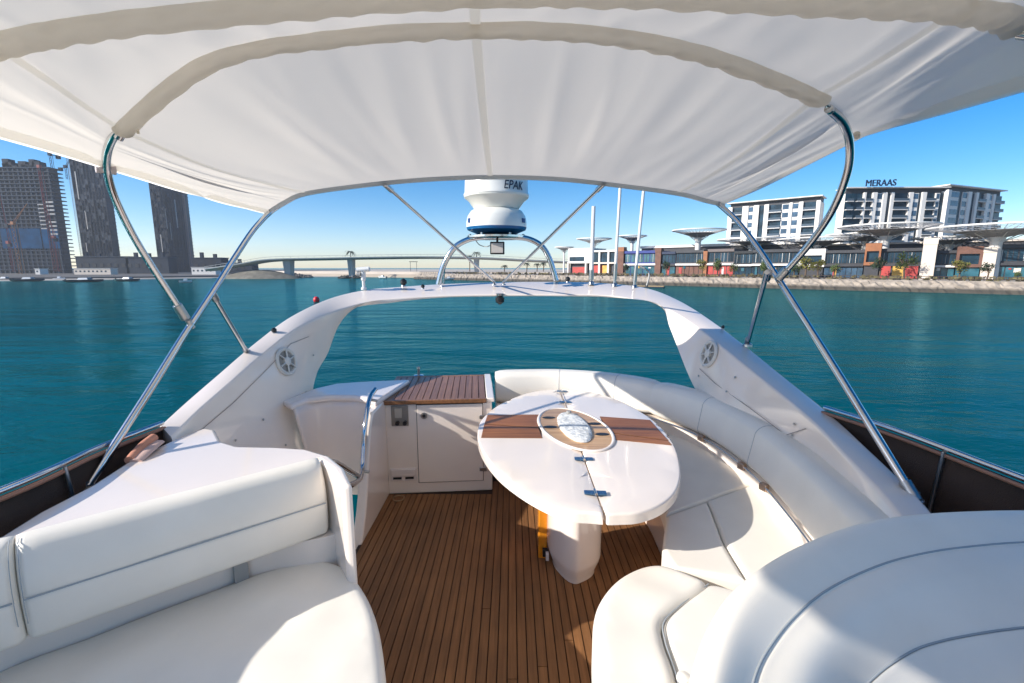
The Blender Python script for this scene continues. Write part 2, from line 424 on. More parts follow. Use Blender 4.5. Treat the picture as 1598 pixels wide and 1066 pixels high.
# rock piles
def rocks(name, c, rx, ry, n, label, rmin=.8, rmax=2.2, seed=1, hz=2.4, mat=rockm):
    R = random.Random(seed); mb = MB()
    for i in range(n):
        a = R.random() * 2 * PI; q = math.sqrt(R.random()); x = c[0] + rx * q * math.cos(a); y = c[1] + ry * q * math.sin(a)
        s = R.uniform(rmin, rmax); z = ZW + hz * (1 - q) + R.uniform(-.3, .3)
        V = [];
        for v in ((0, 0, 1), (.9, 0, .2), (.2, .9, .1), (-.8, .4, .2), (-.5, -.8, .1), (.5, -.7, .3), (0, 0, -.7)):
            V.append((x + v[0] * s * R.uniform(.7, 1.2), y + v[1] * s * R.uniform(.7, 1.2), z + v[2] * s * .7 * R.uniform(.7, 1.2)))
        mb.add((V, [(0, 1, 2), (0, 2, 3), (0, 3, 4), (0, 4, 5), (0, 5, 1), (6, 2, 1), (6, 3, 2), (6, 4, 3), (6, 5, 4), (6, 1, 5)]))
    o = mb.build(name, mat, None, kind='stuff'); o['label'] = label; o['category'] = 'rocks'
    return o
c = Pz(445, 433, ZW); rocks('rock_pile', (c.x, c.y), 17, 7, 260, 'low heap of dark rocks round the left bridge pier', seed=3, hz=2.2, mat=M('dark_rock', (.13, .115, .10), .9, var=.3, vscale=.5))
c = Pz(545, 434.4, ZW); rocks('rock_pile', (c.x, c.y), 6, 3, 50, 'small dark rock footing under the middle bridge pier', seed=5, hz=.8, mat=wetrock)
c = Pz(742, 434.4, ZW); rocks('rock_pile', (c.x, c.y), 6, 3, 50, 'small dark rock footing under the right bridge pier', seed=6, hz=.8, mat=wetrock)

# ---- quay frame on the right
Q0 = Vector((115, 103, 0)); QD = Vector((-.749, .663, 0)); QN = Vector((.663, .749, 0))
QRZ = math.atan2(QD.y, QD.x)
def Q(s, off, z): v = Q0 + QD * s + QN * off; return Vector((v.x, v.y, z))
def Qpx(px, off, py=418):
    d = ray(px, py); base = Q0.dot(QN) + off
    Y = base / (d.x / d.y * QN.x + QN.y); p = P(px, py, Y)
    return (Vector((p.x, p.y, 0)) - Q0).dot(QD), p
QZ = -1.35
def riprap():
    R = random.Random(4); rows = []
    for i in range(0, 420):
        s = -130 + i * .85; row = []
        for j, (o_, z_) in enumerate(((-.6, ZW - .4), (.1, ZW + .5), (.9, ZW + 1.2), (1.7, ZW + 1.8), (2.5, ZW + 2.4), (3.3, QZ + .05), (4.2, QZ + .05))):
            k = .35 if 0 < j < 5 else 0
            row.append(Q(s + R.uniform(-.3, .3), o_ + R.uniform(-k, k), z_ + R.uniform(-k, k)))
        rows.append(row)
    return rows
def quay_mat():
    m = M('quay_stone', (.36, .30, .235), .9, var=.3, vscale=.8); n = m.node_tree; L = n.links; b = n.nodes['Principled BSDF']
    src = b.inputs['Base Color'].links[0].from_socket
    g = n.nodes.new('ShaderNodeNewGeometry'); sx = n.nodes.new('ShaderNodeSeparateXYZ'); L.new(g.outputs['Position'], sx.inputs[0])
    mr = n.nodes.new('ShaderNodeMapRange'); mr.inputs[1].default_value = ZW + .8; mr.inputs[2].default_value = ZW + 1.5; L.new(sx.outputs[2], mr.inputs[0])
    mx = n.nodes.new('ShaderNodeMix'); mx.data_type = 'RGBA'; mx.inputs[6].default_value = (.075, .065, .05, 1)
    L.new(mr.outputs[0], mx.inputs[0]); L.new(src, mx.inputs[7]); L.new(mx.outputs[2], b.inputs['Base Color'])
    return m
rr = grid('quay_riprap', riprap(), quay_mat(), smooth=False); rr['kind'] = 'stuff'; rr['label'] = 'pale stone riprap slope of the promenade with dark wet foot'; rr['category'] = 'riprap'
def qquad(name, s0, s1, o0, o1, z0, z1, mat):
    V = [Q(s, o, z) for z in (z0, z1) for s, o in ((s0, o0), (s1, o0), (s1, o1), (s0, o1))]
    return V, [(0, 3, 2, 1), (4, 5, 6, 7), (0, 1, 5, 4), (1, 2, 6, 5), (2, 3, 7, 6), (3, 0, 4, 7)]
V_, F_ = qquad('', -130, 226, 4.0, 400, -5, QZ, None); struct(mk('promenade', V_, F_, pave, smooth=False))
# parapet: dark rail along the quay
t = thing('promenade_railing', 'long dark railing along the edge of the stone quay', 'railing', Q(50, 4.4, QZ))
railm = M('dark_brown_rail', (.05, .03, .022), .6)
mb = MB().add(qquad('', -130, 226, 4.3, 4.5, QZ + .95, QZ + 1.1, None)).add(qquad('', -130, 226, 4.35, 4.45, QZ + .35, QZ + .5, None)); mb.build('rail', railm, t)
mb = MB()
for i in range(178): mb.box(Q(-130 + 2 * i, 4.4, QZ + .5), (.12, .12, 1.0), QRZ)
mb.build('post', railm, t, kind='stuff'); adopt(t)
hed = MB(); R = random.Random(9)
for i in range(1500):
    p = Q(R.uniform(-120, 200), R.uniform(5.5, 10), QZ + R.uniform(.1, 1.0)); r = R.uniform(.25, .7)
    a = R.random() * PI; d = Vector((math.cos(a), math.sin(a), 0)) * r; u = Vector((R.uniform(-.4, .4), R.uniform(-.4, .4), 1)) * r * .6
    hed.add(([p - d - u, p + d - u, p + d * .6 + u, p - d * .6 + u], [(0, 1, 2, 3)]))
scrub = M('scrub', (.14, .12, .05), .9, objvar=0, var=.5, vscale=.3)
o = hed.build('planting_strip', scrub, None, kind='stuff'); o['label'] = 'low dry shrubs planted along the promenade behind the railing'; o['category'] = 'shrubs'

# ---- facade builders
whitew = M('white_render', (.80, .76, .70), .7, var=.04, vscale=.3)
creamw = M('cream_render', (.72, .62, .52), .8, var=.05, vscale=.3)
dglass = M('dark_glass', (.014, .040, .062), .3, spec=.3, var=.6, vscale=.35)
tglass = M('teal_glass', (.03, .12, .16), .12, var=.5, vscale=.3)
bglass = M('blue_glass', (.05, .10, .16), .15, var=.5, vscale=.4)
dgrey = M('dark_grey_cladding', (.045, .045, .05), .6, var=.2, vscale=.5)
brown = M('brown_stone_cladding', (.16, .075, .05), .7, var=.2, vscale=.7)
orange = M('corten_orange', (.32, .12, .045), .6, var=.15, vscale=.6)
bluec = M('royal_blue_cladding', (.015, .035, .22), .5, var=.1, vscale=.5)
redp = M('red_poster', (.45, .055, .045), .6, var=.2, vscale=.8)
yelp = M('yellow_poster', (.60, .36, .07), .6, var=.25, vscale=.8)
slabm = M('balcony_slab', (.62, .60, .57), .7)
railg = M('balcony_rail_glass', (.07, .10, .13), .3, spec=.3)
def frame_AB(A, B):
    A = Vector((A[0], A[1], 0)); B = Vector((B[0], B[1], 0)); ex = (B - A); W = ex.length; ex.normalize()
    ny = Vector((ex.y, -ex.x, 0))
    if ny.dot(-A) < 0: ny = -ny          # towards the viewer side
    return A, ex, ny, W
def fbox(A, ex, ny, x0, x1, z0, z1, d0, d1):
    """box on a facade: x along, d out of the wall"""
    V = [A + ex * x + ny * d + Vector((0, 0, z)) for z in (z0, z1) for x, d in ((x0, d0), (x1, d0), (x1, d1), (x0, d1))]
    return V, [(0, 3, 2, 1), (4, 5, 6, 7), (0, 1, 5, 4), (1, 2, 6, 5), (2, 3, 7, 6), (3, 0, 4, 7)]
def fb(name, fr, x0, x1, z0, z1, d0, d1, mat, parent): 
    V, Fa = fbox(fr[0], fr[1], fr[2], x0, x1, z0, z1, d0, d1); return mk(name, V, Fa, mat, parent, smooth=False)
def shared(name, src, offset, parent):
    o = src.copy(); o.name = name; col.objects.link(o); o.parent = parent; o.location = Vector(src.location) + offset
    return o
def hotel(label, A, B, zb, zt, bays, depth, floors, cap=2.2):
    fr = frame_AB(A, B); W = fr[3]; mid = fr[0] + fr[1] * W / 2
    t = thing('hotel_building', label, 'building', (mid.x, mid.y, zb), 'hotel blocks behind the promenade')
    zc = zt - cap
    fb('wall', fr, 0, W, zb, zc, -depth, -.9, whitew, t)
    fb('penthouse', fr, .5, W - .3, zc, zt - .35, -depth, -1.3, dgrey, t)
    fb('roof', fr, -.5, W + .5, zt - .35, zt, -depth - 1, .6, whitew, t)
    fh = (zc - zb) / floors
    for f0, f1, kind in bays:
        x0, x1 = f0 * W, f1 * W
        if kind == 'w':
            fb('pier', fr, x0, x1, zb, zc + .3, -.9, .25, whitew, t)
        elif kind == 'd':
            fb('glazing', fr, x0, x1, zb, zc, -.9, -.5, dglass, t)
        elif kind == 'b':
            fb('glazing', fr, x0, x1, zb, zc, -.9, -.7, dglass, t)
            s0 = fb('balcony', fr, x0 + .05, x1 - .05, zb, zb + .3, -.7, .5, slabm, t)
            r0 = fb('balcony_rail', fr, x0 + .1, x1 - .1, zb + .3, zb + 1.2, .38, .46, railg, t)
            for i in range(1, floors):
                shared('balcony', s0, Vector((0, 0, fh * i)), t); shared('balcony_rail', r0, Vector((0, 0, fh * i)), t)
        elif kind == 'c':      # column of windows between white spandrels
            fb('wall_strip', fr, x0, x1, zb, zc, -.9, -.15, whitew, t)
            g0 = fb('window', fr, x0 + .25, x1 - .25, zb + 1.0, zb + fh - .25, -.15, -.08, bglass, t)
            for i in range(1, floors): shared('window', g0, Vector((0, 0, fh * i)), t)
    adopt(t); return t
def pA(px, Y): p = P(px, 418, Y); return (p.x, p.y)
s_, a = Qpx(1130, 60); s_, b = Qpx(1270, 60)
za = P(1130, 317, a.y).z
hotel('white hotel block with balcony stacks, left and lower of the two tall blocks', a, b, QZ, za,
      [(0, .05, 'w'), (.05, .17, 'b'), (.17, .24, 'w'), (.24, .30, 'c'), (.30, .36, 'w'), (.36, .42, 'd'), (.42, .47, 'w'), (.47, .61, 'b'), (.61, .69, 'c'), (.69, .72, 'w'), (.72, .79, 'c'), (.79, .83, 'w'), (.83, .96, 'b'), (.96, 1, 'w')], 9, 9)
zt = P(1400, 291.5, 177).z
h2 = hotel('widest and tallest hotel block, dark flat roof carrying big rooftop letters', pA(1309, 178), pA(1462, 177), QZ, zt,
      [(0, .07, 'b'), (.07, .10, 'd'), (.10, .17, 'b'), (.17, .19, 'w'), (.19, .26, 'b'), (.26, .30, 'w'), (.30, .36, 'c'), (.36, .40, 'w'), (.40, .44, 'd'), (.44, .47, 'w'), (.47, .62, 'b'), (.62, .66, 'w'), (.66, .72, 'c'), (.72, .75, 'd'), (.75, .79, 'w'), (.79, .89, 'b'), (.89, .93, 'c'), (.93, 1, 'd')], 5, 10)
hotel('rightmost hotel wing with narrow window columns, turning away behind the umbrella roof', pA(1462, 176.5), pA(1549, 190), QZ, zt + .8,
      [(0, .05, 'w'), (.05, .2, 'c'), (.2, .26, 'd'), (.26, .34, 'c'), (.34, .40, 'w'), (.40, .48, 'd'), (.48, .52, 'w'), (.52, .66, 'b'), (.66, .72, 'w'), (.72, .79, 'c'), (.79, .83, 'w'), (.83, 1, 'b')], 18, 10)
def text_mesh(s, size, extrude):
    cu = bpy.data.curves.new('t', 'FONT'); cu.body = s; cu.size = size; cu.extrude = extrude; cu.align_x = 'CENTER'; cu.offset = 0
    o = bpy.data.objects.new('t', cu); col.objects.link(o); bpy.context.view_layer.update()
    dg = bpy.context.evaluated_depsgraph_get(); me = bpy.data.meshes.new_from_object(o.evaluated_get(dg))
    bpy.data.objects.remove(o); me.materials.clear(); return me
me = text_mesh('MERAAS', 3.3, .25); me.materials.append(letter)
o = bpy.data.objects.new('roof_lettering', me); col.objects.link(o)
p = P(1374, 291.5, 176); o.location = (p.x, p.y, zt + .12); o.rotation_euler = (PI / 2, 0, math.radians(-8))
o.scale = (.86, 1, 1); tag(o, 'dark blue rooftop letters reading MERAAS on the widest hotel block', 'sign')

# ---- low buildings on the promenade
shopn = [0]
def shop(px0, px1, y0, y1, kind, label, off=22, depth=14, name='shop_building', mat=None, **k):
    s0, a = Qpx(px0, off); s1, b = Qpx(px1, off)
    zt = P(px0, y0, a.y).z if y0 else 0; zb = QZ if y1 is None else P(px0, y1, a.y).z
    fr = frame_AB(a, b); W = fr[3]; mid = fr[0] + fr[1] * W / 2; H = zt - zb
    t = thing(name, label, 'building', (mid.x, mid.y, zb), 'promenade shops')
    def f(nm, x0, x1, z0, z1, d0, d1, m): return fb(nm, fr, x0 * W, x1 * W, zb + z0 * H, zb + z1 * H, d0, d1, m, t)
    m = mat or dgrey
    if kind == 'white':
        f('wall', 0, 1, .48, 1, -depth, 0, whitew); f('window', .08, .75, .52, .68, 0, .12, dglass)
        f('soffit', 0, 1, .44, .48, -depth, .5, whitew); f('shopfront', .04, .96, 0, .44, -depth, -1.5, dgrey); f('poster', .15, .8, .05, .3, -1.5, -1.3, redp)
        f('column', 0, .04, 0, .44, -1, .2, whitew); f('column', .8, .86, 0, .44, -1, .2, whitew)
    elif kind == 'frame':
        f('wall', 0, 1, .5, 1, -depth, -.6, dglass); f('cornice', 0, 1, .93, 1.0, -.6, .3, whitew)
        for x in (0, .34, .68, .95): f('pier', x, x + .06, 0, .93, -.6, .1, whitew)
        f('sill', 0, 1, .46, .52, -.6, .2, creamw); f('shopfront', .02, .98, 0, .46, -depth, -1.2, dgrey)
        f('poster', .12, .45, .08, .4, -1.2, -1.0, redp); f('poster', .45, .75, .08, .4, -1.2, -1.0, yelp)
    elif kind == 'glass':
        f('wall', 0, 1, .0, 1, -depth, -.5, m); f('fascia', 0, 1, .9, 1, -.5, .2, m)
        n = k.get('n', 4); ww = 1 / n
        for i in range(n):
            f('window', (i + .08) * ww, (i + .92) * ww, .54, .86, -.5, -.4, k.get('gm', dglass))
            f('shopfront', (i + .06) * ww, (i + .94) * ww, .03, .38, -.5, -.35, k.get('lm', tglass))
        R_ = random.Random(int(px0))
        for i in range(max(1, n // 2)):
            x_ = R_.uniform(.02, .85); f('shop_sign', x_, x_ + R_.uniform(.25, .7) / n, R_.choice((.04, .22, .3)), R_.choice((.34, .40)), -.35, -.2, R_.choice((creamw, redp, yelp, whitew, tglass, brown, dgrey)))
        for i in range(n): f('glazing_bar', (i + .5) * ww - .004, (i + .5) * ww + .004, .54, .86, -.4, -.3, R_.choice((whitew, dgrey)))
        f('balustrade', 0, 1, .42, .49, -.5, .5, k.get('bm', whitew))
    elif kind == 'portal':
        f('side', 0, .12, .38, 1, -3, .3, m); f('side', .88, 1, .38, 1, -3, .3, m); f('lintel', .12, .88, .78, 1, -3, .3, m)
        f('sill', .12, .88, .38, .47, -3, .3, m); f('window', .12, .88, .47, .78, -3, -.6, dglass); f('shopfront', .05, .95, 0, .38, -3, -.4, k.get('lm', dgrey))
    elif kind == 'pier':
        f('shaft', 0, 1, .0, .85, -2, .4, m); f('capping', -.03, 1.03, .85, 1, -2.1, .5, k.get('cm', m))
    adopt(t); return t
shop(886, 920, 388, None, 'white', 'white upper storey box over dark shopfront, at the left end of the promenade row')
shop(920, 961, 391, None, 'frame', 'white framed two storey shop with red and yellow posters below', depth=10)
shop(961, 973, 386, None, 'pier', 'reddish brown stone pillar left of the blue clad shop', mat=brown, name='stone_pillar', cm=orange)
shop(974, 1023, 392, None, 'glass', 'royal blue clad shop with a white strip across it', mat=bluec, n=5, gm=tglass)
shop(1022, 1031, 387, None, 'pier', 'brown stone pillar right of the blue clad shop', mat=brown, name='stone_pillar')
shop(1032, 1053, 393, None, 'glass', 'narrow dark blue glass shop between brown pillar and grey shop', mat=M('navy_cladding', (.01, .02, .06), .4), n=2, gm=dglass, bm=dgrey)
shop(1054, 1097, 391, None, 'glass', 'dark grey glazed shop with a long pale balustrade', n=6, lm=brown)
shop(1097, 1103, 392, None, 'pier', 'thin orange pillar between two grey shops', mat=orange, name='stone_pillar')
shop(1103, 1144, 389, None, 'glass', 'grey brown shop with red poster wall at ground level', mat=M('taupe', (.17, .14, .13), .7), n=4, lm=redp)
shop(1144, 1173, 392, None, 'glass', 'black glazed shop just left of the white frame', n=3, mat=black, lm=dglass)
shop(1173, 1246, 390, None, 'glass', 'long dark two storey shop crossed by the steel canopy tubes', n=7, lm=dglass)
shop(1246, 1286, 389, None, 'portal', 'white square framed balcony window above dark shopfront', mat=whitew)
shop(1286, 1347, 391, None, 'glass', 'long charcoal glass shop right of the white framed window', n=7, lm=bglass, bm=dgrey)
shop(1347, 1372, 380, None, 'portal', 'orange rust coloured box frame around a dark window', mat=orange, off=20)
shop(1372, 1437, 388, None, 'glass', 'dark shop with yellow and red posters at ground level', n=6, lm=dgrey, bm=dgrey)
shop(1436, 1458, 372, None, 'pier', 'tall cream coloured blank pylon between the shops', mat=creamw, off=18, name='cream_pylon')
shop(1458, 1490, 391, None, 'glass', 'dark glazed shop right of the cream pylon', n=3)
shop(1490, 1531, 385, None, 'portal', 'dark red brown box frame with wide windows', mat=brown, off=20, lm=tglass)
shop(1531, 1552, 386, None, 'pier', 'pale tapering pillar near the right end of the promenade', mat=creamw, off=20, name='cream_pylon')
shop(1552, 1700, 382, None, 'glass', 'long dark pavilion with flat roof at the right end', n=8, mat=dgrey, bm=dgrey)
# posters on the dark shop
s0, a = Qpx(1394, 20); 
for x0, x1, m_, lb in ((1375, 1390, redp, 'small dark red advertising panel in front of the shops'), (1393, 1412, yelp, 'yellow advertising panel next to the red one'), (1412, 1433, redp, 'bright red advertising panel right of the yellow one')):
    s0, a = Qpx(x0, 19); s1, b = Qpx(x1, 19); fr = frame_AB(a, b)
    o = fb('advertising_panel', fr, 0, fr[3], QZ + .2, P(x0, 415.5, a.y).z, -.2, 0, m_, None); tag(o, lb, 'advert')
# low white roof band behind the left shops
s0, a = Qpx(1000, 40); s1, b = Qpx(1246, 40); fr = frame_AB(a, b)
t = thing('mall_building', 'long low white roofed hall rising behind the left shops', 'building', (a.x, a.y, QZ))
fb('wall', fr, 0, fr[3], QZ, P(1000, 388, a.y).z, -20, 0, dgrey, t); fb('roof', fr, -.5, fr[3] + .5, P(1000, 388, a.y).z, P(1000, 384.5, a.y).z, -20, .6, whitew, t); adopt(t)
s0, a = Qpx(1246, 40); s1, b = Qpx(1640, 40); fr = frame_AB(a, b)
t = thing('mall_building', 'long low dark hall behind the right hand shops', 'building', (a.x, a.y, QZ))
fb('wall', fr, 0, fr[3], QZ, P(1246, 385, a.y).z, -16, 0, dgrey, t); fb('roof', fr, -.5, fr[3] + .5, P(1246, 385, a.y).z, P(1246, 382.5, a.y).z, -16, .6, creamw, t); adopt(t)

# ---- umbrella roofs
umsteel = M('umbrella_steel', (.42, .41, .40), .5, var=.1, vscale=.5)
umwhite = M('umbrella_white', (.78, .75, .70), .5)
def umbrella(cx, yrim, wpx, ybot, off, label, stemw=1.0, second=False):
    s_, p = Qpx(cx, off); r = wpx / 2 / F * (p.y * 1.02); zr = P(cx, yrim, p.y).z; zb = P(cx, ybot, p.y).z
    t = thing('umbrella_roof', label, 'canopy', (p.x, p.y, QZ), 'steel umbrella roofs along the promenade')
    C0 = Vector((p.x, p.y, 0))
    def pt(a, f): return C0 + Vector((math.cos(a) * r * f, math.sin(a) * r * f, zb + (zr - zb) * f ** .8))
    rimp = [C0 + Vector((math.cos(a) * r, math.sin(a) * r, zr)) for a in [2 * PI * i / 48 for i in range(48)]]
    tube('rim', rimp, .16, umwhite, t, seg=6, closed=True, ry=.22)
    mb = MB()
    for i in range(36):
        a = 2 * PI * i / 36
        mb.add(tube_data([pt(a, .12), pt(a, .5), pt(a, .98)], .07, 4))
        mb.add(tube_data([pt(a, .12), pt(a + .35, .6), pt(a + .45, .98)], .05, 4))
    for f in (.3, .45, .6, .72, .84, .93):
        mb.add(tube_data([pt(2 * PI * i / 36, f) for i in range(36)], .05, 4, closed=True))
    mb.build('rib_lattice', umsteel, t, kind='stuff')
    rows = [[pt(2 * PI * i / 36, f) + Vector((0, 0, .12)) for i in range(36)] for f in (.12, .35, .6)]
    grid('inner_membrane', rows, umsteel, t, closed=True)
    lathe('stem', [(stemw * .8, QZ), (stemw * .7, zb - 1), (stemw * 1.1, zb + (zr - zb) * .25)], (p.x, p.y, 0), umwhite, t, seg=12)
    for i in range(6):
        a = 2 * PI * i / 6; tube('strut', [C0 + Vector((0, 0, zb - 1.2)), pt(a, .42)], .12, umwhite, t, seg=6)
    adopt(t); return t
umbrella(880, 386, 28, 392, 40, 'small distant umbrella roof right beside the radar hoop', .6)
umbrella(926, 373, 52, 381.5, 34, 'umbrella roof behind the short white antenna', .9)
umbrella(985, 368.5, 42, 378, 36, 'umbrella roof between the two tall white antennas', .9)
umbrella(1087, 359.5, 76, 374, 34, 'umbrella roof standing clear against the sky left of the hotels', 1.5)
umbrella(1170, 374, 96, 385, 34, 'umbrella roof low in front of the left hotel block', 1.3)
umbrella(1272, 373, 108, 386, 34, 'umbrella roof crossed by the curved steel canopy tube', 1.2)
umbrella(1376, 353, 122, 372, 27, 'big umbrella roof in front of the lettered hotel block', 1.6)
umbrella(1345, 366, 100, 379, 38, 'lower umbrella roof tucked behind the big one in front of the letters', 1.2)
umbrella(1476, 371, 90, 384, 32, 'low umbrella roof behind the cream pylon', 1.2)
umbrella(1548, 354, 165, 374, 22, 'largest umbrella roof at the right edge of the view', 1.8)

# ---- trees
leafm = [M('leaf_green', (.075, .11, .02), .7, var=.5, vscale=.8), M('leaf_yellow_green', (.16, .15, .02), .7, var=.4, vscale=.8), M('leaf_dark', (.03, .055, .02), .7, var=.4, vscale=.8)]
bark = M('bark', (.12, .08, .05), .9)
def make_tree(seed, lm):
    R = random.Random(seed); t = bpy.data.objects.new('promenade_tree', None); col.objects.link(t)
    t['category'] = 'tree'; t['group'] = 'small trees along the promenade'; t['label'] = 'x'
    mb = MB(); mb.add(tube_data([Vector((0, 0, 0)), Vector((.03, 0, .35)), Vector((0, .02, .6))], .035, 6))
    for i in range(5):
        a = i * 1.3; mb.add(tube_data([Vector((0, 0, .45)), Vector((math.cos(a) * .2, math.sin(a) * .2, .75))], .015, 4))
    mb.build('trunk', bark, t)
    cb = MB(); cl = [Vector((R.uniform(-.2, .2), R.uniform(-.2, .2), R.uniform(.5, .9))) for _ in range(7)]
    for i in range(420):
        c = R.choice(cl); d = Vector((R.gauss(0, 1), R.gauss(0, 1), R.gauss(0, 1))).normalized() * R.uniform(.04, .17)
        p = c + d; u = Vector((R.gauss(0, 1), R.gauss(0, 1), R.gauss(0, 1))).normalized() * .035; v = u.orthogonal().normalized() * .03
        cb.add(([p - u, p + v, p + u, p - v], [(0, 1, 2, 3)]))
    cb.build('crown', lm, t); return t
protos = [make_tree(1, leafm[0]), make_tree(2, leafm[1]), make_tree(3, leafm[2])]
def place_tree(k, px, ytop, off, label, first):
    s_, p = Qpx(px, off); zt_ = P(px, ytop, p.y).z; h = zt_ - QZ
    t = protos[k] if first else dup(protos[k])
    t.location = (p.x, p.y, QZ); t.scale = (h * 1.05,) * 3; t.rotation_euler = (0, 0, px * .7); t['label'] = label
place_tree(1, 1498, 405, 12, 'yellow green rounded tree in front of the red brown box frame', True)
place_tree(0, 1413, 396, 14, 'green tree standing above the yellow advertising panel', True)
place_tree(2, 976, 412, 12, 'small dark tree in front of the blue clad shop', True)
for k, px, y, lb in ((1, 1258, 400, 'yellowish tree below the white framed window'), (1, 1278, 404, 'yellowish bushy tree right of the one below the white framed window'), (0, 1303, 413, 'low green tree in front of the charcoal glass shop'),
                     (0, 1192, 408, 'small green tree left of the crossing steel tubes'), (2, 1374, 402, 'slim tree between the orange box frame and the umbrella stem'), (1, 1096, 404, 'yellow green tree by the thin orange pillar'),
                     (0, 1120, 405, 'green tree in front of the red poster wall'), (2, 1040, 408, 'dark tree in front of the navy glass shop'), (0, 1146, 412, 'tiny green tree in front of the black glazed shop'), (2, 1543, 410, 'dark tree beside the pale tapering pillar'),
                     (0, 1590, 424, 'low shrub like tree at the right edge'), (0, 1240, 412, 'small tree behind the joint of the steel tubes')):
    place_tree(k, px, y, 13, lb, False)
# palms
frond = M('palm_frond', (.035, .05, .02), .7, var=.3, vscale=1)
def palm(px, yb, yt, Y, label, r=3.4):
    b = P(px, yb, Y); z = P(px, yt, Y).z
    t = thing('palm_tree', label, 'palm tree', b, 'palm trees by the bridge')
    tube('trunk', [b, b + Vector((.15, 0, (z - b.z) * .5)), Vector((b.x, b.y, z - r * .4))], .28, bark, t, seg=8)
    mb = MB(); R = random.Random(int(px))
    for i in range(34):
        a = R.random() * 2 * PI; up = R.uniform(-.1, .75); L_ = r * R.uniform(.75, 1.1); c0 = Vector((b.x, b.y, z - r * .4)); d = Vector((math.cos(a), math.sin(a), 0)); s = Vector((-d.y, d.x, 0))
        prev = c0
        for j in range(1, 6):
            f = j / 5; q = c0 + d * L_ * f + Vector((0, 0, L_ * (up * f - 1.0 * f * f * .8))); w_ = .32 * (1 - f * .7)
            mb.add(([prev - s * w_, prev + s * w_, q + s * w_ * .8 - Vector((0, 0, .12)), q - s * w_ * .8 - Vector((0, 0, .12))], [(0, 1, 2, 3)])); prev = q
    mb.build('crown', frond, t); adopt(t)
palm(549, 431, 388.5, 285, 'palm tree rising above the bridge over the middle pier', 4.2)
palm(744, 431, 390, 290, 'palm tree rising above the bridge behind the radar hoop strut', 4.0)
palm(733, 428, 397, 300, 'smaller palm left of the one behind the radar hoop', 2.6)
for px, yt, lb in ((822, 408, 'short palm on the bank seen through the radar hoop, leftmost of the row'), (838, 409, 'second short palm of the row seen through the radar hoop'), (848, 408, 'third short palm of the row near the right hoop leg'), (787, 412, 'low palm on the bank right of the crossing struts')):
    palm(px, 424, yt, 270, lb, 2.4)

# ---- bridge
conc = M('bridge_concrete', (.46, .48, .46), .8, var=.1, vscale=.1)
concl = M('pale_concrete', (.50, .48, .45), .8, var=.1, vscale=.2)
t = thing('road_bridge', 'long low grey green road bridge over the channel', 'bridge', P(560, 420, 270))
bp = cat([P(330, 420.5, 262), P(385, 412, 262), P(430, 405.5, 264), P(520, 403.5, 268), P(600, 402, 272), P(680, 401.5, 276), P(760, 403, 280), P(850, 407.5, 284), P(1000, 413, 290)], 8)
rows = []
for p in bp: rows.append([p + Vector((0, y, z)) for y, z in ((-6, .45), (6, .45), (6, -.1), (3, -1.0), (-3, -1.0), (-6, -.1))])
grid('deck', rows, conc, t, closed=True, caps=True, smooth=False)
mb = MB()
for i in range(len(bp) - 1): mb.bar(bp[i] + Vector((0, -5.8, 1.5)), bp[i + 1] + Vector((0, -5.8, 1.5)), .10)
for p in bp[::1]: mb.bar(p + Vector((0, -5.8, .5)), p + Vector((0, -5.8, 1.5)), .08)
mb.build('parapet_rail', conc, t, kind='stuff')
for px, Y, w0 in ((452, 265, 3.0), (549.5, 269, 2.0), (744, 279, 2.0)):
    b = P(px, 430, Y); zt_ = P(px, 405, Y).z
    V, Fa = box_data((b.x, b.y, (ZW - 1 + zt_) / 2), (w0, 4, zt_ - ZW + 1), 0, 1.45); mk('pier', V, Fa, concl, t, smooth=False)
adopt(t)
# abutment mound
mb = []; c = P(405, 425, 262)
rows = [[Vector((c.x + math.cos(a) * rx, c.y + math.sin(a) * ry, z)) for a in [2 * PI * i / 24 for i in range(24)]] for rx, ry, z in ((24, 12, ZW - .5), (19, 9, -2.6), (12, 6, -.6), (5, 3, .6))]
struct(grid('embankment', rows, M('dry_grass_mound', (.20, .18, .14), .9, var=.3, vscale=.3), closed=True, caps=True))
# distant white bits: tents, trucks on the bank
for px, y, Y, w_, h_, m_, lb, nm, ct in ((322, 423, 330, 17, 5.0, whitew, 'long white site shed at the foot of the right hand tower', 'site_shed', 'shed'), (150, 424, 330, 26, 4.2, creamw, 'long pale hoarding shed below the left towers', 'site_shed', 'shed'),
                                ((396), 427, 300, 5, 2.2, whitew, 'small white cabin at the foot of the bridge embankment', 'site_shed', 'shed'), (65, 423, 335, 3.4, 4, whitew, 'little white cabin left of the long pale shed', 'site_shed', 'shed')):
    b = P(px, y, Y); t = thing(nm, lb, ct, (b.x, b.y, -2.9))
    box('wall', (b.x, b.y, -2.9 + h_ / 2), (w_, 6, h_), m_, t); box('roof', (b.x, b.y, -2.9 + h_ + .15), (w_ + .6, 6.6, .3), slabm, t)
    for i in range(int(w_ / 3)): box('window', (b.x - w_ / 2 + 1.5 + 3 * i, b.y - 3.03, -2.9 + h_ * .55), (1.2, .08, 1.1), dglass, t)
    adopt(t)
b = P(645, 407, 300); t = thing('shade_sail', 'dark flat sunshade on the sand bank under the bridge line', 'sunshade', (b.x, b.y, -.6))
box('roof', (b.x, b.y, P(645, 408.5, 300).z), (5, 3, .35), dgrey, t)
for dx in (-2, 2): box('post', (b.x + dx, b.y, (P(645, 408.5, 300).z - .6) / 2), (.2, .2, P(645, 408.5, 300).z + .4), dgrey, t)
adopt(t)

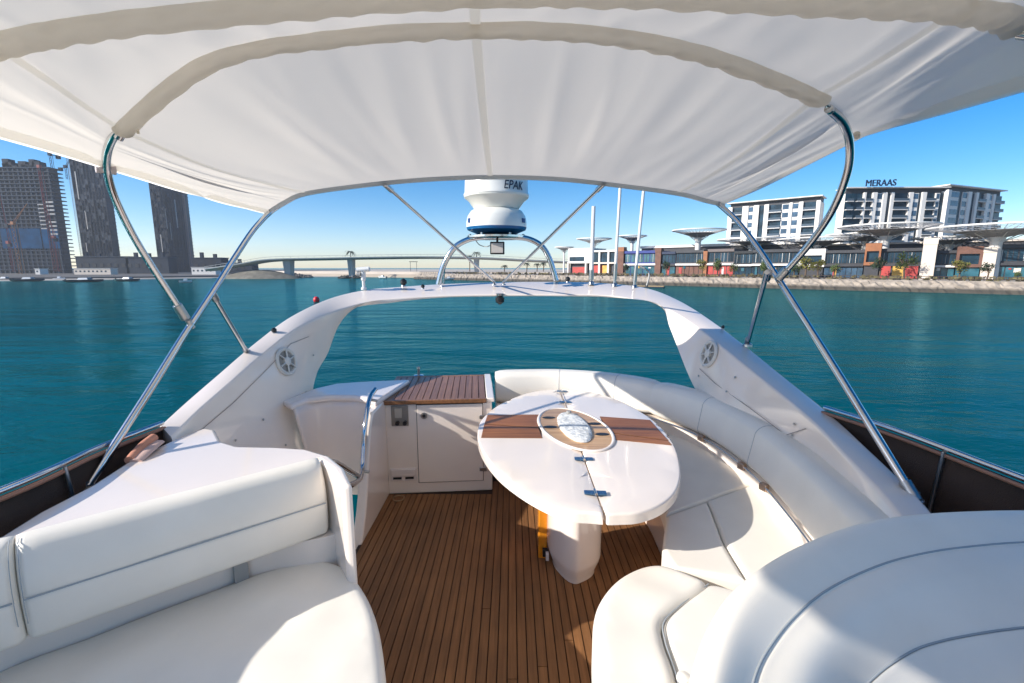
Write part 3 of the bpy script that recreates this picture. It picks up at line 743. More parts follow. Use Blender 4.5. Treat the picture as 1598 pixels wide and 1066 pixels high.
# ---- towers under construction
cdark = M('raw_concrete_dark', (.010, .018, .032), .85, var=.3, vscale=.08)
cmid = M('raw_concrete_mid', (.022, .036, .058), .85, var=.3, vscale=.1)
netb = M('blue_netting', (.004, .065, .16), .9, spec=.1, var=.3, vscale=.15)
craner = M('crane_red', (.30, .04, .03), .6); craneo = M('crane_orange', (.42, .15, .04), .6)
towerg = M('tower_glass_dark', (.008, .020, .042), .35, spec=.3, var=.4, vscale=.06)
t = thing('tower_block', 'broad unfinished concrete tower with ragged top and blue netting, leftmost', 'building', P(50, 424, 400))
TY = 400; x0 = P(-90, 418, TY).x; x1 = P(103, 418, TY).x; W = x1 - x0; ztop = P(60, 262, TY).z; zb = -2.9
fl = 27; fh = (ztop - zb) / fl
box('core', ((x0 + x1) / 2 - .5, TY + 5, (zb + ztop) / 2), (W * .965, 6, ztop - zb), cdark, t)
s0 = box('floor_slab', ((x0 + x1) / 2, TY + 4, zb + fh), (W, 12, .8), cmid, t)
for i in range(1, fl): shared('floor_slab', s0, Vector((0, 0, fh * i)), t)
mb = MB(); R = random.Random(2)
for i in range(26):
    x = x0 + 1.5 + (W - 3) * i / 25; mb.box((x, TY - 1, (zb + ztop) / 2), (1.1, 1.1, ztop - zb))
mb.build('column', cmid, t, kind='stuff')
mb = MB()
for i in range(260):
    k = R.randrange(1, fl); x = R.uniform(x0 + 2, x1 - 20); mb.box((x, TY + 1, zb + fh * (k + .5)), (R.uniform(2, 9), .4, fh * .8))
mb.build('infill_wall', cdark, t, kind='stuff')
for i in range(22):       # ragged formwork on top
    x = R.uniform(x0 + 5, x1 - 6); h = R.uniform(2, 9); box('formwork', (x, TY + 8, ztop + h / 2), (R.uniform(3, 9), 6, h), cdark, t)
z0_, z1_ = P(60, 388, TY).z, P(60, 357, TY).z
for px0, px1 in ((15, 40), (42, 76), (78, 89), (91, 103)):
    a_, b_ = P(px0, 418, TY).x, P(px1, 418, TY).x; box('safety_netting', ((a_ + b_) / 2, TY - 2.3, (z0_ + z1_) / 2), (b_ - a_, .3, z1_ - z0_), netb, t)
pt_ = P(114, 418, TY).x
for i in range(9):
    if i != 4: box('lit_slab_edge', (P(97, 418, TY).x, TY - 2.2, P(0, 316 + 6.2 * i, TY).z), (6.5, .6, 1.3), concl, t)
for i in range(7): box('lit_slab_edge', (P(83, 418, TY).x, TY - 2.2, P(0, 320 + 6.2 * i, TY).z), (5, .6, .8), concl, t)
adopt(t)
def tower(label, pxa, pxb, ytop, Y, dep, strip, stripm):
    a_, b_ = P(pxa, 418, Y).x, P(pxb, 418, Y).x; W = b_ - a_; zt_ = P(pxa, ytop, Y).z
    t = thing('tower_block', label, 'building', ((a_ + b_) / 2, Y, -2.9))
    box('core', ((a_ + b_) / 2, Y + dep / 2, (zt_ - 2.9) / 2), (W, dep, zt_ + 2.9), towerg, t)
    n = int((zt_ + 2.9) / 3.6)
    s0 = box('floor_slab', ((a_ + b_) / 2, Y + dep / 2, -2.9 + 3.6), (W + .7, dep + .7, .55), cmid, t)
    for i in range(1, n): shared('floor_slab', s0, Vector((0, 0, 3.6 * i)), t)
    mb = MB()
    for i in range(11): mb.box((a_ + W * i / 10, Y - .5, (zt_ - 2.9) / 2), (.45, .5, zt_ + 2.9))
    mb.build('mullion', cdark, t, kind='stuff')
    R_ = random.Random(int(pxa)); mb = MB()
    for i in range(120):
        x_ = a_ + W * R_.randrange(0, 10) / 10 + W / 20; k0 = R_.randrange(1, n - 2); mb.box((x_, Y - .55, -2.9 + 3.6 * k0 + 1.8 * 1), (W / 10 - .6, .25, 3.0 * R_.choice((1, 1, 2))))
    mb.build('cladding_patch', R_.choice((cmid, cdark)), t, kind='stuff')
    for i in range(4):
        x_ = a_ + W * R_.uniform(.1, .9); z0 = R_.uniform(0, zt_ * .5); box('rubbish_chute', (x_, Y - .7, z0 + 12), (R_.uniform(.4, .9), .3, R_.uniform(14, 30)), slabm, t)
    xs = a_ - 1.6 if strip < 0 else b_ + 1.3
    mb = MB()
    for i in range(n * 2):
        z = -2 + 1.8 * i; mb.bar((xs - 1.1, Y - .6, z), (xs + 1.1, Y - .6, z + 1.7), .16); mb.bar((xs - 1.3, Y - .6, z), (xs + 1.3, Y - .6, z), .16)
    mb.bar((xs - 1.2, Y - .6, -2.9), (xs - 1.2, Y - .6, zt_), .22); mb.bar((xs + 1.2, Y - .6, -2.9), (xs + 1.2, Y - .6, zt_), .22)
    mb.build('hoist_mast', stripm, t, kind='stuff')
    adopt(t)
tower('slim dark glazed tower with pale hoist mast, middle of the three', 134, 180, 190, 470, 8, -1, concl)
tower('slim dark glazed tower with reddish hoist mast, right of the three', 249, 297, 235, 500, 8, 1, M('hoist_pink', (.35, .2, .18), .7))
for px0, px1, yt, lb in ((118, 200, 401, 'low dark concrete podium between the left towers'), (196, 262, 402, 'low dark podium between the two slim towers'), (300, 345, 403, 'low dark podium right of the slim towers'), (338, 392, 411, 'very low dark wall running to the bridge embankment')):
    a_, b_ = P(px0, 418, 380).x, P(px1, 418, 380).x; zt_ = P(px0, yt, 380).z
    t = thing('podium_building', lb, 'building', ((a_ + b_) / 2, 380, -2.9), 'unfinished podiums')
    box('wall', ((a_ + b_) / 2, 386, (zt_ - 2.9) / 2), (b_ - a_, 10, zt_ + 2.9), cdark, t); box('roof_slab', ((a_ + b_) / 2, 386, zt_ + .3), (b_ - a_ + 1, 11, .6), cmid, t)
    for i in range(int((b_ - a_) / 6)): box('opening', (a_ + 3 + 6 * i, 380.9, (zt_ - 2.9) / 2), (3, .2, 3), black, t)
    for i in range(int((b_ - a_) / 11)): box('column_stub', (a_ + 5 + 11 * i, 386, zt_ + 2.0), (2.2, 2.2, R.uniform(2, 6)), cdark, t)
    adopt(t)
def crane(label, px, yb, yt, Y, jib, m, mastw=1.4):
    b = P(px, yb, Y); z1 = P(px, yt, Y).z; t = thing('tower_crane', label, 'crane', b, 'cranes on the building site')
    mb = MB(); w_ = mastw / 2; z = b.z
    for sx in (-w_, w_):
        for sy in (-w_, w_): mb.bar((b.x + sx, b.y + sy, b.z), (b.x + sx, b.y + sy, z1), .22)
    k = 0
    while z < z1 - 2:
        s = 1 if k % 2 else -1; mb.bar((b.x - w_ * s, b.y - w_, z), (b.x + w_ * s, b.y - w_, z + 2.2), .14); z += 2.2; k += 1
    mb.build('mast', m, t)
    e = P(jib[0], jib[1], Y); a = Vector((b.x, b.y, z1)); mb = MB(); n = 12
    d = (e - a); up = Vector((-d.z, 0, d.x)).normalized(); up = up if up.z > 0 else -up
    mb.bar(a, e, .25); mb.bar(a + up * 1.6, e, .2)
    for i in range(n): mb.bar(a + d * (i / n), a + d * ((i + .5) / n) + up * 1.6 * (1 - i / n), .12)
    mb.build('jib', m, t)
    box('cab', (b.x + .9, b.y - 1.5, z1 + .8), (2.2, 2, 2.2), m, t)
    dd = d.normalized(); mb = MB(); mb.bar(a, a - Vector((dd.x, dd.y, 0)) * 9, .3); mb.build('counter_jib', m, t)
    q = a - Vector((dd.x, dd.y, 0)) * 9; box('counterweight', (q.x, q.y, q.z - 1.2), (2.6, 2, 2.8), cdark, t)
    adopt(t)
crane('red crane standing at the right corner of the broad tower', 88, 424, 262, 385, (70, 330), craner, 2)
crane('red luffing crane in front of the netting, jib leaning left', 93, 424, 372, 380, (72, 322), craner)
crane('orange crane in front of the broad tower, jib nearly upright', 35, 428, 350, 372, (42, 318), craneo, 2.6)
crane('red crane near the left edge, jib leaning left', 22, 424, 380, 378, (-2, 296), craner)
crane('small dark crane on top of the broad tower', 82, 262, 243, 398, (72, 236), cdark)
crane('thin crane rising behind the right corner of the broad tower', 106, 280, 262, 410, (114, 240), cmid)
# ---- boats
hulld = M('boat_hull_dark', (.03, .04, .06), .3, coat=.3); hullw = M('boat_hull_white', (.75, .74, .72), .3, coat=.3)
def boat(px, y, L_, hm, label, rz=0, cab=True):
    c = Pz(px, y, ZW); t = thing('motor_boat', label, 'boat', (c.x, c.y, ZW), 'small boats moored off the beach')
    cs, sn = math.cos(rz), math.sin(rz)
    def T(x, yy, z): return Vector((c.x + x * cs - yy * sn, c.y + x * sn + yy * cs, ZW + z))
    rows = []
    for f, wd, zk in ((0, .8, -.1), (.15, .95, -.15), (.5, 1, -.15), (.75, .8, -.1), (.92, .4, .15), (1, .04, .6)):
        x = (f - .5) * L_; w_ = L_ * .16 * wd; h = .9 + .35 * f * f
        rows.append([T(x, -w_, h), T(x, -w_ * .8, h * .35), T(x, 0, zk), T(x, w_ * .8, h * .35), T(x, w_, h), T(x, 0, h - .1)])
    grid('hull', rows, hm, t, closed=True, caps=True, smooth=False)
    if cab:
        V, Fa = box_data((0, 0, 0), (L_ * .3, L_ * .2, .9), 0, .75); mk('cabin', [T(v.x, v.y, v.z + 1.35) for v in V], Fa, hullw, t, smooth=False)
        V, Fa = box_data((0, 0, 0), (L_ * .31, L_ * .17, .3), 0, .85); mk('window', [T(v.x, v.y, v.z + 1.45) for v in V], Fa, dglass, t, smooth=False)
    V, Fa = box_data((0, 0, 0), (.4, .4, 1.1)); mk('outboard', [T(v.x - L_ * .52, v.y, v.z + .7) for v in V], Fa, black, t, smooth=False)
    adopt(t)
boat(133, 440, 15, hulld, 'dark hulled motor boat with white cabin off the beach, largest of the row', .1)
boat(45, 438.8, 13, hulld, 'dark open boat off the beach, left of the largest one', .15)
boat(200, 438.8, 12, hulld, 'dark boat right of the largest one off the beach', -.1)
boat(290, 441.5, 4.5, hullw, 'small white boat alone in the dark reflection', .3)
boat(93, 437.2, 5, hullw, 'small white boat close to the beach between two dark ones', .2)
boat(597, 434.5, 6, hullw, 'little white boat near the middle bridge pier', 2.7)
boat(8, 438, 9, hulld, 'dark boat cut by the left picture edge', 0)
boat(700, 437, 6, hullw, 'small white boat behind the left leg of the radar hoop', .1)
# buoy
c = Pz(494, 471, ZW); t = thing('mooring_buoy', 'red round buoy floating left of the arch', 'buoy', (c.x, c.y, ZW))
rr_ = .55; redb = M('buoy_red', (.70, .015, .02), .4, coat=.3)
lathe('float', [(.02, -.25 * 1)] + [(rr_ * math.cos(a), .35 + rr_ * math.sin(a) * 1.1) for a in [math.radians(-85 + 17 * i) for i in range(11)]], (c.x, c.y, ZW), redb, t, seg=20)
lathe('collar', [(.08, .7), (.1, .9), (.05, .95)], (c.x, c.y, ZW), greyp, t, seg=10); adopt(t)
# pontoon behind the arch, right
a = Pz(905, 447, ZW); b = Pz(1035, 449.5, ZW); t = thing('pontoon', 'low floating pontoon with small mooring posts, right behind the antennas', 'pontoon', (b.x, b.y, ZW))
fr = frame_AB(a, b); fb('float', fr, 0, fr[3], ZW - .2, ZW + .35, -2.5, 0, cmid, t); fb('deck', fr, -.1, fr[3] + .1, ZW + .35, ZW + .6, -2.6, .1, M('pontoon_deck', (.42, .30, .16), .8), t)
for i in range(6): fb('post', fr, fr[3] * (i + .5) / 6, fr[3] * (i + .5) / 6 + .3, ZW + .6, ZW + 1.4, -1.3, -1, dgrey, t)
adopt(t)

hz = box('haze', (-100, 900, 38), (2600, 2200, 90), None if False else bpy.data.materials.new('haze_air'))
hz['kind'] = 'stuff'; hz['label'] = 'thin sea haze over the whole bay'
hm = hz.data.materials[0]; hm.use_nodes = True; hm.node_tree.nodes.clear()
vo = hm.node_tree.nodes.new('ShaderNodeVolumePrincipled'); vo.inputs['Density'].default_value = .0002; vo.inputs['Color'].default_value = (.86, .92, 1, 1); vo.inputs['Anisotropy'].default_value = .2
mo_ = hm.node_tree.nodes.new('ShaderNodeOutputMaterial'); hm.node_tree.links.new(vo.outputs[0], mo_.inputs['Volume'])

# ================================================================ THE YACHT
# hull and saloon below (seen only from elsewhere)
t = thing('motor_yacht', 'white moulded flybridge shell of the yacht with sweeping arch over the aft seats', 'yacht', (0, 0, ZW))
YACHT = t
rows = []
for y, w_, h in ((9, 2.1, -2.6), (7, 2.2, -2.5), (0, 2.3, -2.3), (-5, 2.1, -1.9), (-9, 1.2, -1.5), (-11, .1, -1.3)):
    rows.append([Vector((-w_, y, h)), Vector((-w_ * .9, y, ZW)), Vector((0, y, ZW - .8)), Vector((w_ * .9, y, ZW)), Vector((w_, y, h)), Vector((0, y, h + .02))])
grid('hull', rows, gel, t, closed=True, caps=True, ang=30)
slab('saloon', [(-2.0, -7), (-1.9, 1.7), (-1.12, 1.75), (-1.12, 3.3), (1.9, 3.3), (2.0, -7)], -2.35, -.14, gel, t)
slab('saloon_window', [(-2.03, -5), (-2.03, 1.5), (2.03, 1.5), (2.03, -5)], -1.5, -.8, dglass, t, bevel=0)
# arch + wings
def X(l): return [P(*q) for q in l]
Oc = X([(250, 663, 2.38), (290, 627, 2.65), (340, 584, 3.0), (400, 533, 3.5), (455, 493, 4.0), (515, 465, 4.5), (570, 452, 4.85), (620, 447.5, 5.05), (690, 443, 5.2), (780, 440, 5.3), (880, 439.5, 5.3), (950, 442, 5.2), (1012, 450, 5.0), (1062, 470, 4.65), (1110, 500, 4.15), (1160, 537, 3.6), (1215, 581, 3.1), (1290, 641, 2.55), (1350, 695, 2.15), (1447, 790, 1.70), (1500, 880, 1.4)])
Ic = X([(268, 683, 2.30), (308, 642, 2.55), (356, 600, 2.88), (410, 553, 3.35), (462, 513, 3.8), (520, 487, 4.3), (575, 471, 4.58), (625, 465.5, 4.7), (690, 461.5, 4.8), (780, 459.5, 4.85), (880, 459.5, 4.85), (950, 461.5, 4.8), (1008, 469, 4.65), (1050, 486, 4.35), (1095, 516, 3.9), (1142, 554, 3.4), (1195, 597, 2.95), (1262, 652, 2.45), (1318, 710, 2.08), (1405, 806, 1.65), (1440, 900, 1.35)])
Lc = X([(290, 770, 2.25), (330, 790, 2.45), (400, 810, 2.75), (468, 790, 3.15), (490, 604, 3.85), (512, 552, 4.2), (541, 487, 4.52), (615, 472, 4.68), (690, 464.5, 4.8), (780, 462.5, 4.85), (880, 462.5, 4.85), (955, 464.5, 4.8), (1029, 475, 4.5), (1046, 515, 4.2), (1083, 606, 3.75), (1120, 640, 3.3), (1180, 672, 2.9), (1250, 720, 2.45), (1300, 780, 2.1), (1370, 850, 1.65), (1400, 960, 1.33)])
N = len(Oc); Ob = []; Lo = []
for i in range(N):
    f = min(1, i / (N - 2)); side = -1 if f < .5 else 1; k = min(1, abs(f - .5) / .22)     # 1 on the wings, 0 on the beam
    Lo.append(Lc[i] + Vector((side * .16 * k, .42 * (1 - k) + .10 * k, -.02)))
    Ob.append(Oc[i] + Vector((side * .02 * k, .05 * (1 - k), -.08)))
def ringlist(A, B, C, D, E, r=.018):
    rows = []
    S = [cat(q, 8) for q in (A, B, C, D, E)]
    for j in range(len(S[0])):
        c = [s[j] for s in S]; row = []
        for k in range(5):
            p = c[k]; a_ = c[k - 1]; b_ = c[(k + 1) % 5]
            da = min(r, (a_ - p).length * .3); db = min(r, (b_ - p).length * .3)
            pa = p + (a_ - p).normalized() * da; pb = p + (b_ - p).normalized() * db
            for q in (0, .33, .67, 1): row.append(pa * (1 - q) ** 2 + p * 2 * q * (1 - q) + pb * q * q)
        rows.append(row)
    return rows
ringrows = ringlist(Oc, Ic, Lc, Lo, Ob)
grid('arch', ringrows, gel, t, closed=True, caps=True, ang=60)
# recess line + screws on the wings
def surfI(i, f, dn=.004):
    dn = dn + .005
    """point on the inner wing face: station i (float over dense list), f from top edge to lower edge"""
    A = cat(Ic, 8); B = cat(Lc, 8); i0 = int(i); g = i - i0
    a_ = A[i0].lerp(A[min(i0 + 1, len(A) - 1)], g); b_ = B[i0].lerp(B[min(i0 + 1, len(B) - 1)], g)
    A2 = A[min(i0 + 2, len(A) - 1)]; nrm = (A2 - A[i0]).cross(b_ - a_).normalized()
    if nrm.dot(Vector((0, 3.2, .9)) - a_) < 0: nrm = -nrm
    return a_.lerp(b_, f) + nrm * dn, nrm
linem = M('panel_gap', (.30, .25, .23), .7)
def wing_detail(spk, loop, sc_pts):
    tube('panel_gap', [surfI(i, f, .0015)[0] for i, f in loop], .0022, linem, YACHT, seg=6)
    for i, f in sc_pts:
        p, n = surfI(i, f, .002); q = n.to_track_quat('Z', 'Y').to_matrix()
        V = [p + q @ Vector((math.cos(a) * .008, math.sin(a) * .008, z)) for z in (0, .003) for a in [2 * PI * k / 10 for k in range(10)]]
        mk('screw', V, [tuple(range(10)), tuple(range(10, 20))] + [(k, (k + 1) % 10, 10 + (k + 1) % 10, 10 + k) for k in range(10)], steel_d, YACHT)
wing_detail(None, [(8, .2), (16, .14), (24, .10), (30, .12), (34, .25)], [(9, .35), (15, .4), (21, .35), (24, .6), (18, .62), (30, .75), (34, .62)])
wing_detail(None, [(136, .25), (133, .7), (126, .65), (118, .62), (113, .6)], [(134, .35), (134, .6), (122, .3), (121, .62), (113, .72)])
def inner_hit(px, py, left):
    """ray / wing face intersection by search"""
    best = None; d = ray(px, py).normalized(); c = Vector((0, 0, CZ))
    for i in (range(8, 48) if left else range(104, 148)):
        for k in range(1, 20):
            p, n = surfI(i, k / 20, 0); v = p - c; e = (v - d * v.dot(d)).length
            if best is None or e < best[0]: best = (e, p, n)
    return best[1], best[2]
spkw = M('speaker_white', (.66, .64, .60), .4); spkd = M('speaker_cone', (.30, .29, .27), .5)
def speaker(px, py, left, label):
    p, n = inner_hit(px, py, left); t = thing('wall_speaker', label, 'speaker', p, 'round speakers on the arch wings')
    q = n.to_track_quat('Z', 'Y').to_matrix()
    def ring(nm, prof, m, sg=32):
        V = []; Fa = []
        for r, z in prof:
            for k in range(sg): a = 2 * PI * k / sg; V.append(q @ Vector((r * math.cos(a), r * math.sin(a), z)))
        for j in range(len(prof) - 1):
            for k in range(sg): Fa.append((j * sg + k, j * sg + (k + 1) % sg, (j + 1) * sg + (k + 1) % sg, (j + 1) * sg + k))
        return mk(nm, V, Fa, m, t)
    ring('surround', [(.112, 0), (.115, .012), (.105, .022), (.088, .018), (.084, .006)], spkw)
    ring('cone', [(.086, .008), (.05, .006), (.001, .010)], spkd)
    ring('hub', [(.036, .008), (.034, .024), (.02, .030), (.001, .031)], spkw)
    for k in range(6):
        a = 2 * PI * k / 6 + .3; d_ = q @ Vector((math.cos(a), math.sin(a), 0)); z_ = q @ Vector((0, 0, 1))
        tube('spoke', [d_ * .03 + z_ * .02, d_ * .092 + z_ * .02], .009, spkw, t, seg=8, ry=.006)
speaker(445, 567, True, 'round white six spoke speaker on the left arch wing')
speaker(1109, 553, False, 'round white six spoke speaker on the right arch wing')
# coaming tops under the screens, outside
for s in (-1, 1):
    path = [Vector((s * 1.98, 2.6, 0)), Vector((s * 2.0, 1.8, 0)), Vector((s * 2.02, .8, 0)), Vector((s * 2.0, -1.5, 0))]
    V = cat(path, 6); sweep_rect('coaming', V, .12, .14, -.14, .62, .03, gel, t)
# moulded floor tray under the planks
tray = slab('floor_tray', [(-1.04, 3.6), (-1.05, 2.0), (-2.0, 1.9), (-2.0, -1.5), (2.0, -1.5), (2.0, 3.0), (1.7, 4.3), (-1.08, 4.4)], -.14, -.012, caulk, t, bevel=0)
# aft coaming behind sofa
BPATH = [(-.16, 4.30), (.4, 4.34), (.85, 4.22), (1.2, 3.98), (1.47, 3.6), (1.60, 3.2), (1.63, 2.7), (1.57, 2.2), (1.42, 1.45)]
bpd = cat([Vector((x, y, 0)) for x, y in BPATH], 8)
# stair well, counter
ctop = [Pz(*q, .84) for q in ((455, 632), (480, 621), (515, 617), (550, 617.5), (572, 621), (586, 627))]
cbak = [Pz(*q, .84) for q in ((640, 592), (600, 593.5), (560, 595.5), (525, 598), (490, 606), (440, 625))]
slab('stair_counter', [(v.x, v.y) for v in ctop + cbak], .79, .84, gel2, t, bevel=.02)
rows = []
for z in [.80 - .068 * i for i in range(13)]:
    row = []
    for i, q in enumerate(cat(ctop, 6)):
        f = i / 30; k = (.80 - z); row.append(Vector((q.x + .15 * k * (1 - f), q.y + .03 - .10 * math.sin(f * PI) * math.sin(min(k * 2.2, PI * .9)) + .10 * k, z)))
    rows.append(row)
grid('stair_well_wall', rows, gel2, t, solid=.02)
# gusset between stairs and cabinet
gus = [(3.56, .80), (3.22, .80), (3.14, .70), (3.05, .45), (2.96, .2), (2.84, 0), (2.80, -.14), (3.56, -.14)]
gc = cat([Vector((0, a, b)) for a, b in gus[1:7]], 4)
gpts = [Vector((0, 3.56, .80))] + gc + [Vector((0, 3.56, -.14))]
n_ = len(gpts); V = [Vector((-1.075 - .03 * (3.5 - g.y), g.y, g.z)) for g in gpts] + [Vector((-1.02, g.y, g.z)) for g in gpts]
mk('stair_side_wall', V, [tuple(range(n_)), tuple(range(n_, 2 * n_))] + [(i, (i + 1) % n_, n_ + (i + 1) % n_, n_ + i) for i in range(n_)], gel, t, bevel=.015)
adopt(t)

# ---- deck
deck = thing('deck', '', 'x', (0, 0, 0)); del deck['category']; del deck['label']; deck['kind'] = 'structure'
R = random.Random(11); pitch = .0475; gap = .0055
x = -1.02 ; i = 0
xs = []
while x < 1.55: xs.append(x); x += pitch
for i, x in enumerate(xs):
    xl, xr = x + gap / 2, x + pitch - gap / 2
    y1 = 3.52 if x < -.17 else 3.75
    y0 = .55
    cuts = [R.uniform(1.3, 3.1)] if i % 3 == 0 else []
    ys = [y0] + cuts + [y1]
    for a_, b_ in zip(ys[:-1], ys[1:]):
        z0 = R.uniform(-.0012, 0)
        V, Fa = box_data(((xl + xr) / 2, (a_ + b_) / 2, -.006 + z0), (xr - xl, b_ - a_ - .004, .012)); mk('plank', V, Fa, teak, deck, smooth=False, bevel=0)
# drain ring
c = Pz(622, 778, .001); t = thing('deck_drain', 'small round bronze drain ring in the teak by the cabinet corner', 'drain', c)
tube('ring', [c + Vector((math.cos(a) * .045, math.sin(a) * .045, .002)) for a in [2 * PI * k / 24 for k in range(24)]], .006, M('drain_bronze', (.35, .22, .12), .4, metal=.6), t, seg=6, closed=True)
lathe('plug', [(.036, .001), (.03, .004), (.005, .004)], c, teak, t, seg=20); adopt(t)

# ---- cabinet
A = Vector((-1.025, 3.53, 0)); B = Vector((-.165, 3.60, 0)); ex = (B - A).normalized(); ey = Vector((-ex.y, ex.x, 0)); CW = (B - A).length; CH = .765
t = thing('wet_bar_cabinet', 'white moulded cabinet with hinged door under a slatted teak lid', 'cabinet', (A + B) / 2)
def Lc_(x, y, z): return A + ex * x + ey * y + Vector((0, 0, z))
def lbox(nm, x0, x1, y0, y1, z0, z1, m, par, bevel=0):
    V = [Lc_(x, y, z) for z in (z0, z1) for x, y in ((x0, y0), (x1, y0), (x1, y1), (x0, y1))]
    return mk(nm, V, [(0, 3, 2, 1), (4, 5, 6, 7), (0, 1, 5, 4), (1, 2, 6, 5), (2, 3, 7, 6), (3, 0, 4, 7)], m, par, smooth=bool(bevel), bevel=bevel)
def front(px, py):
    p = Pn(px, py, A, ey) - A; return p.dot(ex), p.z
lbox('body', 0, CW, 0, .82, -.01, CH, gel, t, .012)
lbox('side_rim', CW - .045, CW + .02, -.005, .86, CH, CH + .035, gel, t, .008)
x0, z1 = front(650, 632); x1, z0 = front(754, 749)
lbox('door_gap', x0 - .004, x1 + .004, -.003, .004, z0 - .004, z1 + .004, caulk, t)
door = lbox('door', x0, x1, -.009, .004, z0, z1, gel, t, .004)
xx, zz = front(662, 648)
q = Vector(Lc_(xx, -.012, zz)); 
V, Fa = tube_data([Lc_(xx, -.009, zz), Lc_(xx, -.02, zz)], .026, 20); mk('latch', V, Fa, steel_d, door)
V, Fa = tube_data([Lc_(xx, -.02, zz), Lc_(xx, -.024, zz)], .014, 16); mk('latch_knob', V, Fa, black, door)
for py in (650, 731):
    xx, zz = front(754, py); lbox('hinge', xx - .03, xx + .03, -.018, -.009, zz - .016, zz + .016, steel_d, door, .004)
x0, z1 = front(610, 633); x1, z0 = front(638, 664)
sk = lbox('switch_panel', x0, x1, -.010, 0, z0, z1, sockm, t, .004)
lbox('switch_face', x0 + .03, x1 - .05, -.018, -.010, z0 + .07, z1 - .02, M('tan_face', (.45, .40, .34), .4), sk, .003)
for k in range(2): 
    a_ = Lc_(x0 + .05 + .06 * k, -.010, z0 + .03); V, Fa = tube_data([a_, a_ - ey * .03], .017, 14); mk('knob', V, Fa, black, sk)
x0, z1 = front(609, 731); x1, z0 = front(651, 749)
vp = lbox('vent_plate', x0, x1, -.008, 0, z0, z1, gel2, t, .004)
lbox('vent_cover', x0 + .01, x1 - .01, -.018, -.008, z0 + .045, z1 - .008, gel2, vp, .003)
for f0, f1 in ((.1, .42), (.56, .88)): lbox('vent_slot', x0 + (x1 - x0) * f0, x0 + (x1 - x0) * f1, -.0105, -.007, z0 + .015, z0 + .034, black, vp)
# lid of slats
lid = lbox('lid_base', -.035, CW - .045, -.02, .80, CH, CH + .018, caulk, t)
lbox('lid_edge', -.04, CW - .045, -.028, .012, CH + .002, CH + .036, teak_lid, t, .006)
lbox('lid_edge', -.04, CW - .045, .79, .83, CH + .002, CH + .036, teak_lid, t, .006)
n = 15; w_ = (CW - .01) / n
for i in range(n): 
    V = [Vector((x, y, z)) for z in (0, .016) for x, y in ((-w_ / 2 + .003, 0), (w_ / 2 - .003, 0), (w_ / 2 - .003, .775), (-w_ / 2 + .003, .775))]
    o = mk('slat', V, [(0, 3, 2, 1), (4, 5, 6, 7), (0, 1, 5, 4), (1, 2, 6, 5), (2, 3, 7, 6), (3, 0, 4, 7)], teak_lid, t, smooth=False)
    o.location = Lc_(-.04 + w_ * (i + .5), .0135, CH + .018); o.rotation_euler = (0, 0, math.atan2(ex.y, ex.x))
adopt(t)
# chrome fitting at back edge of lid
p = Lc_(.17, .86, CH + .02); t = thing('tap_fitting', 'small chrome tap standing at the back edge of the teak lid', 'tap', p)
lathe('base', [(.055, 0), (.05, .014), (.02, .02)], p, steel, t, seg=20); lathe('stem', [(.014, .02), (.014, .075), (.019, .078), (.017, .10), (.004, .104)], p, steel_d, t, seg=14)
adopt(t)

# ---- grab rail by stairs
t = thing('grab_rail', 'bent chrome handrail beside the stair well', 'handrail', P(566, 740, 2.95))
tube('rail', cat([P(586, 607, 3.4), P(577, 622, 3.3), P(570, 660, 3.12), P(567, 700, 3.05), P(565, 732, 2.95), P(561, 748, 2.7), P(548, 757, 2.15), P(535, 756, 1.95)], 8), .017, steel, t)
tube('upper_rail', cat([P(500, 722, 2.05), P(522, 722, 2.2), P(545, 735, 2.45), P(563, 746, 2.85)], 8), .016, steel, t)
for q in ((579, 624, 3.33), (566, 735, 2.97)):
    p = P(*q); tube('bracket', [p, p + Vector((.045, 0, -.01))], .011, steel_d, t, seg=10)
adopt(t)

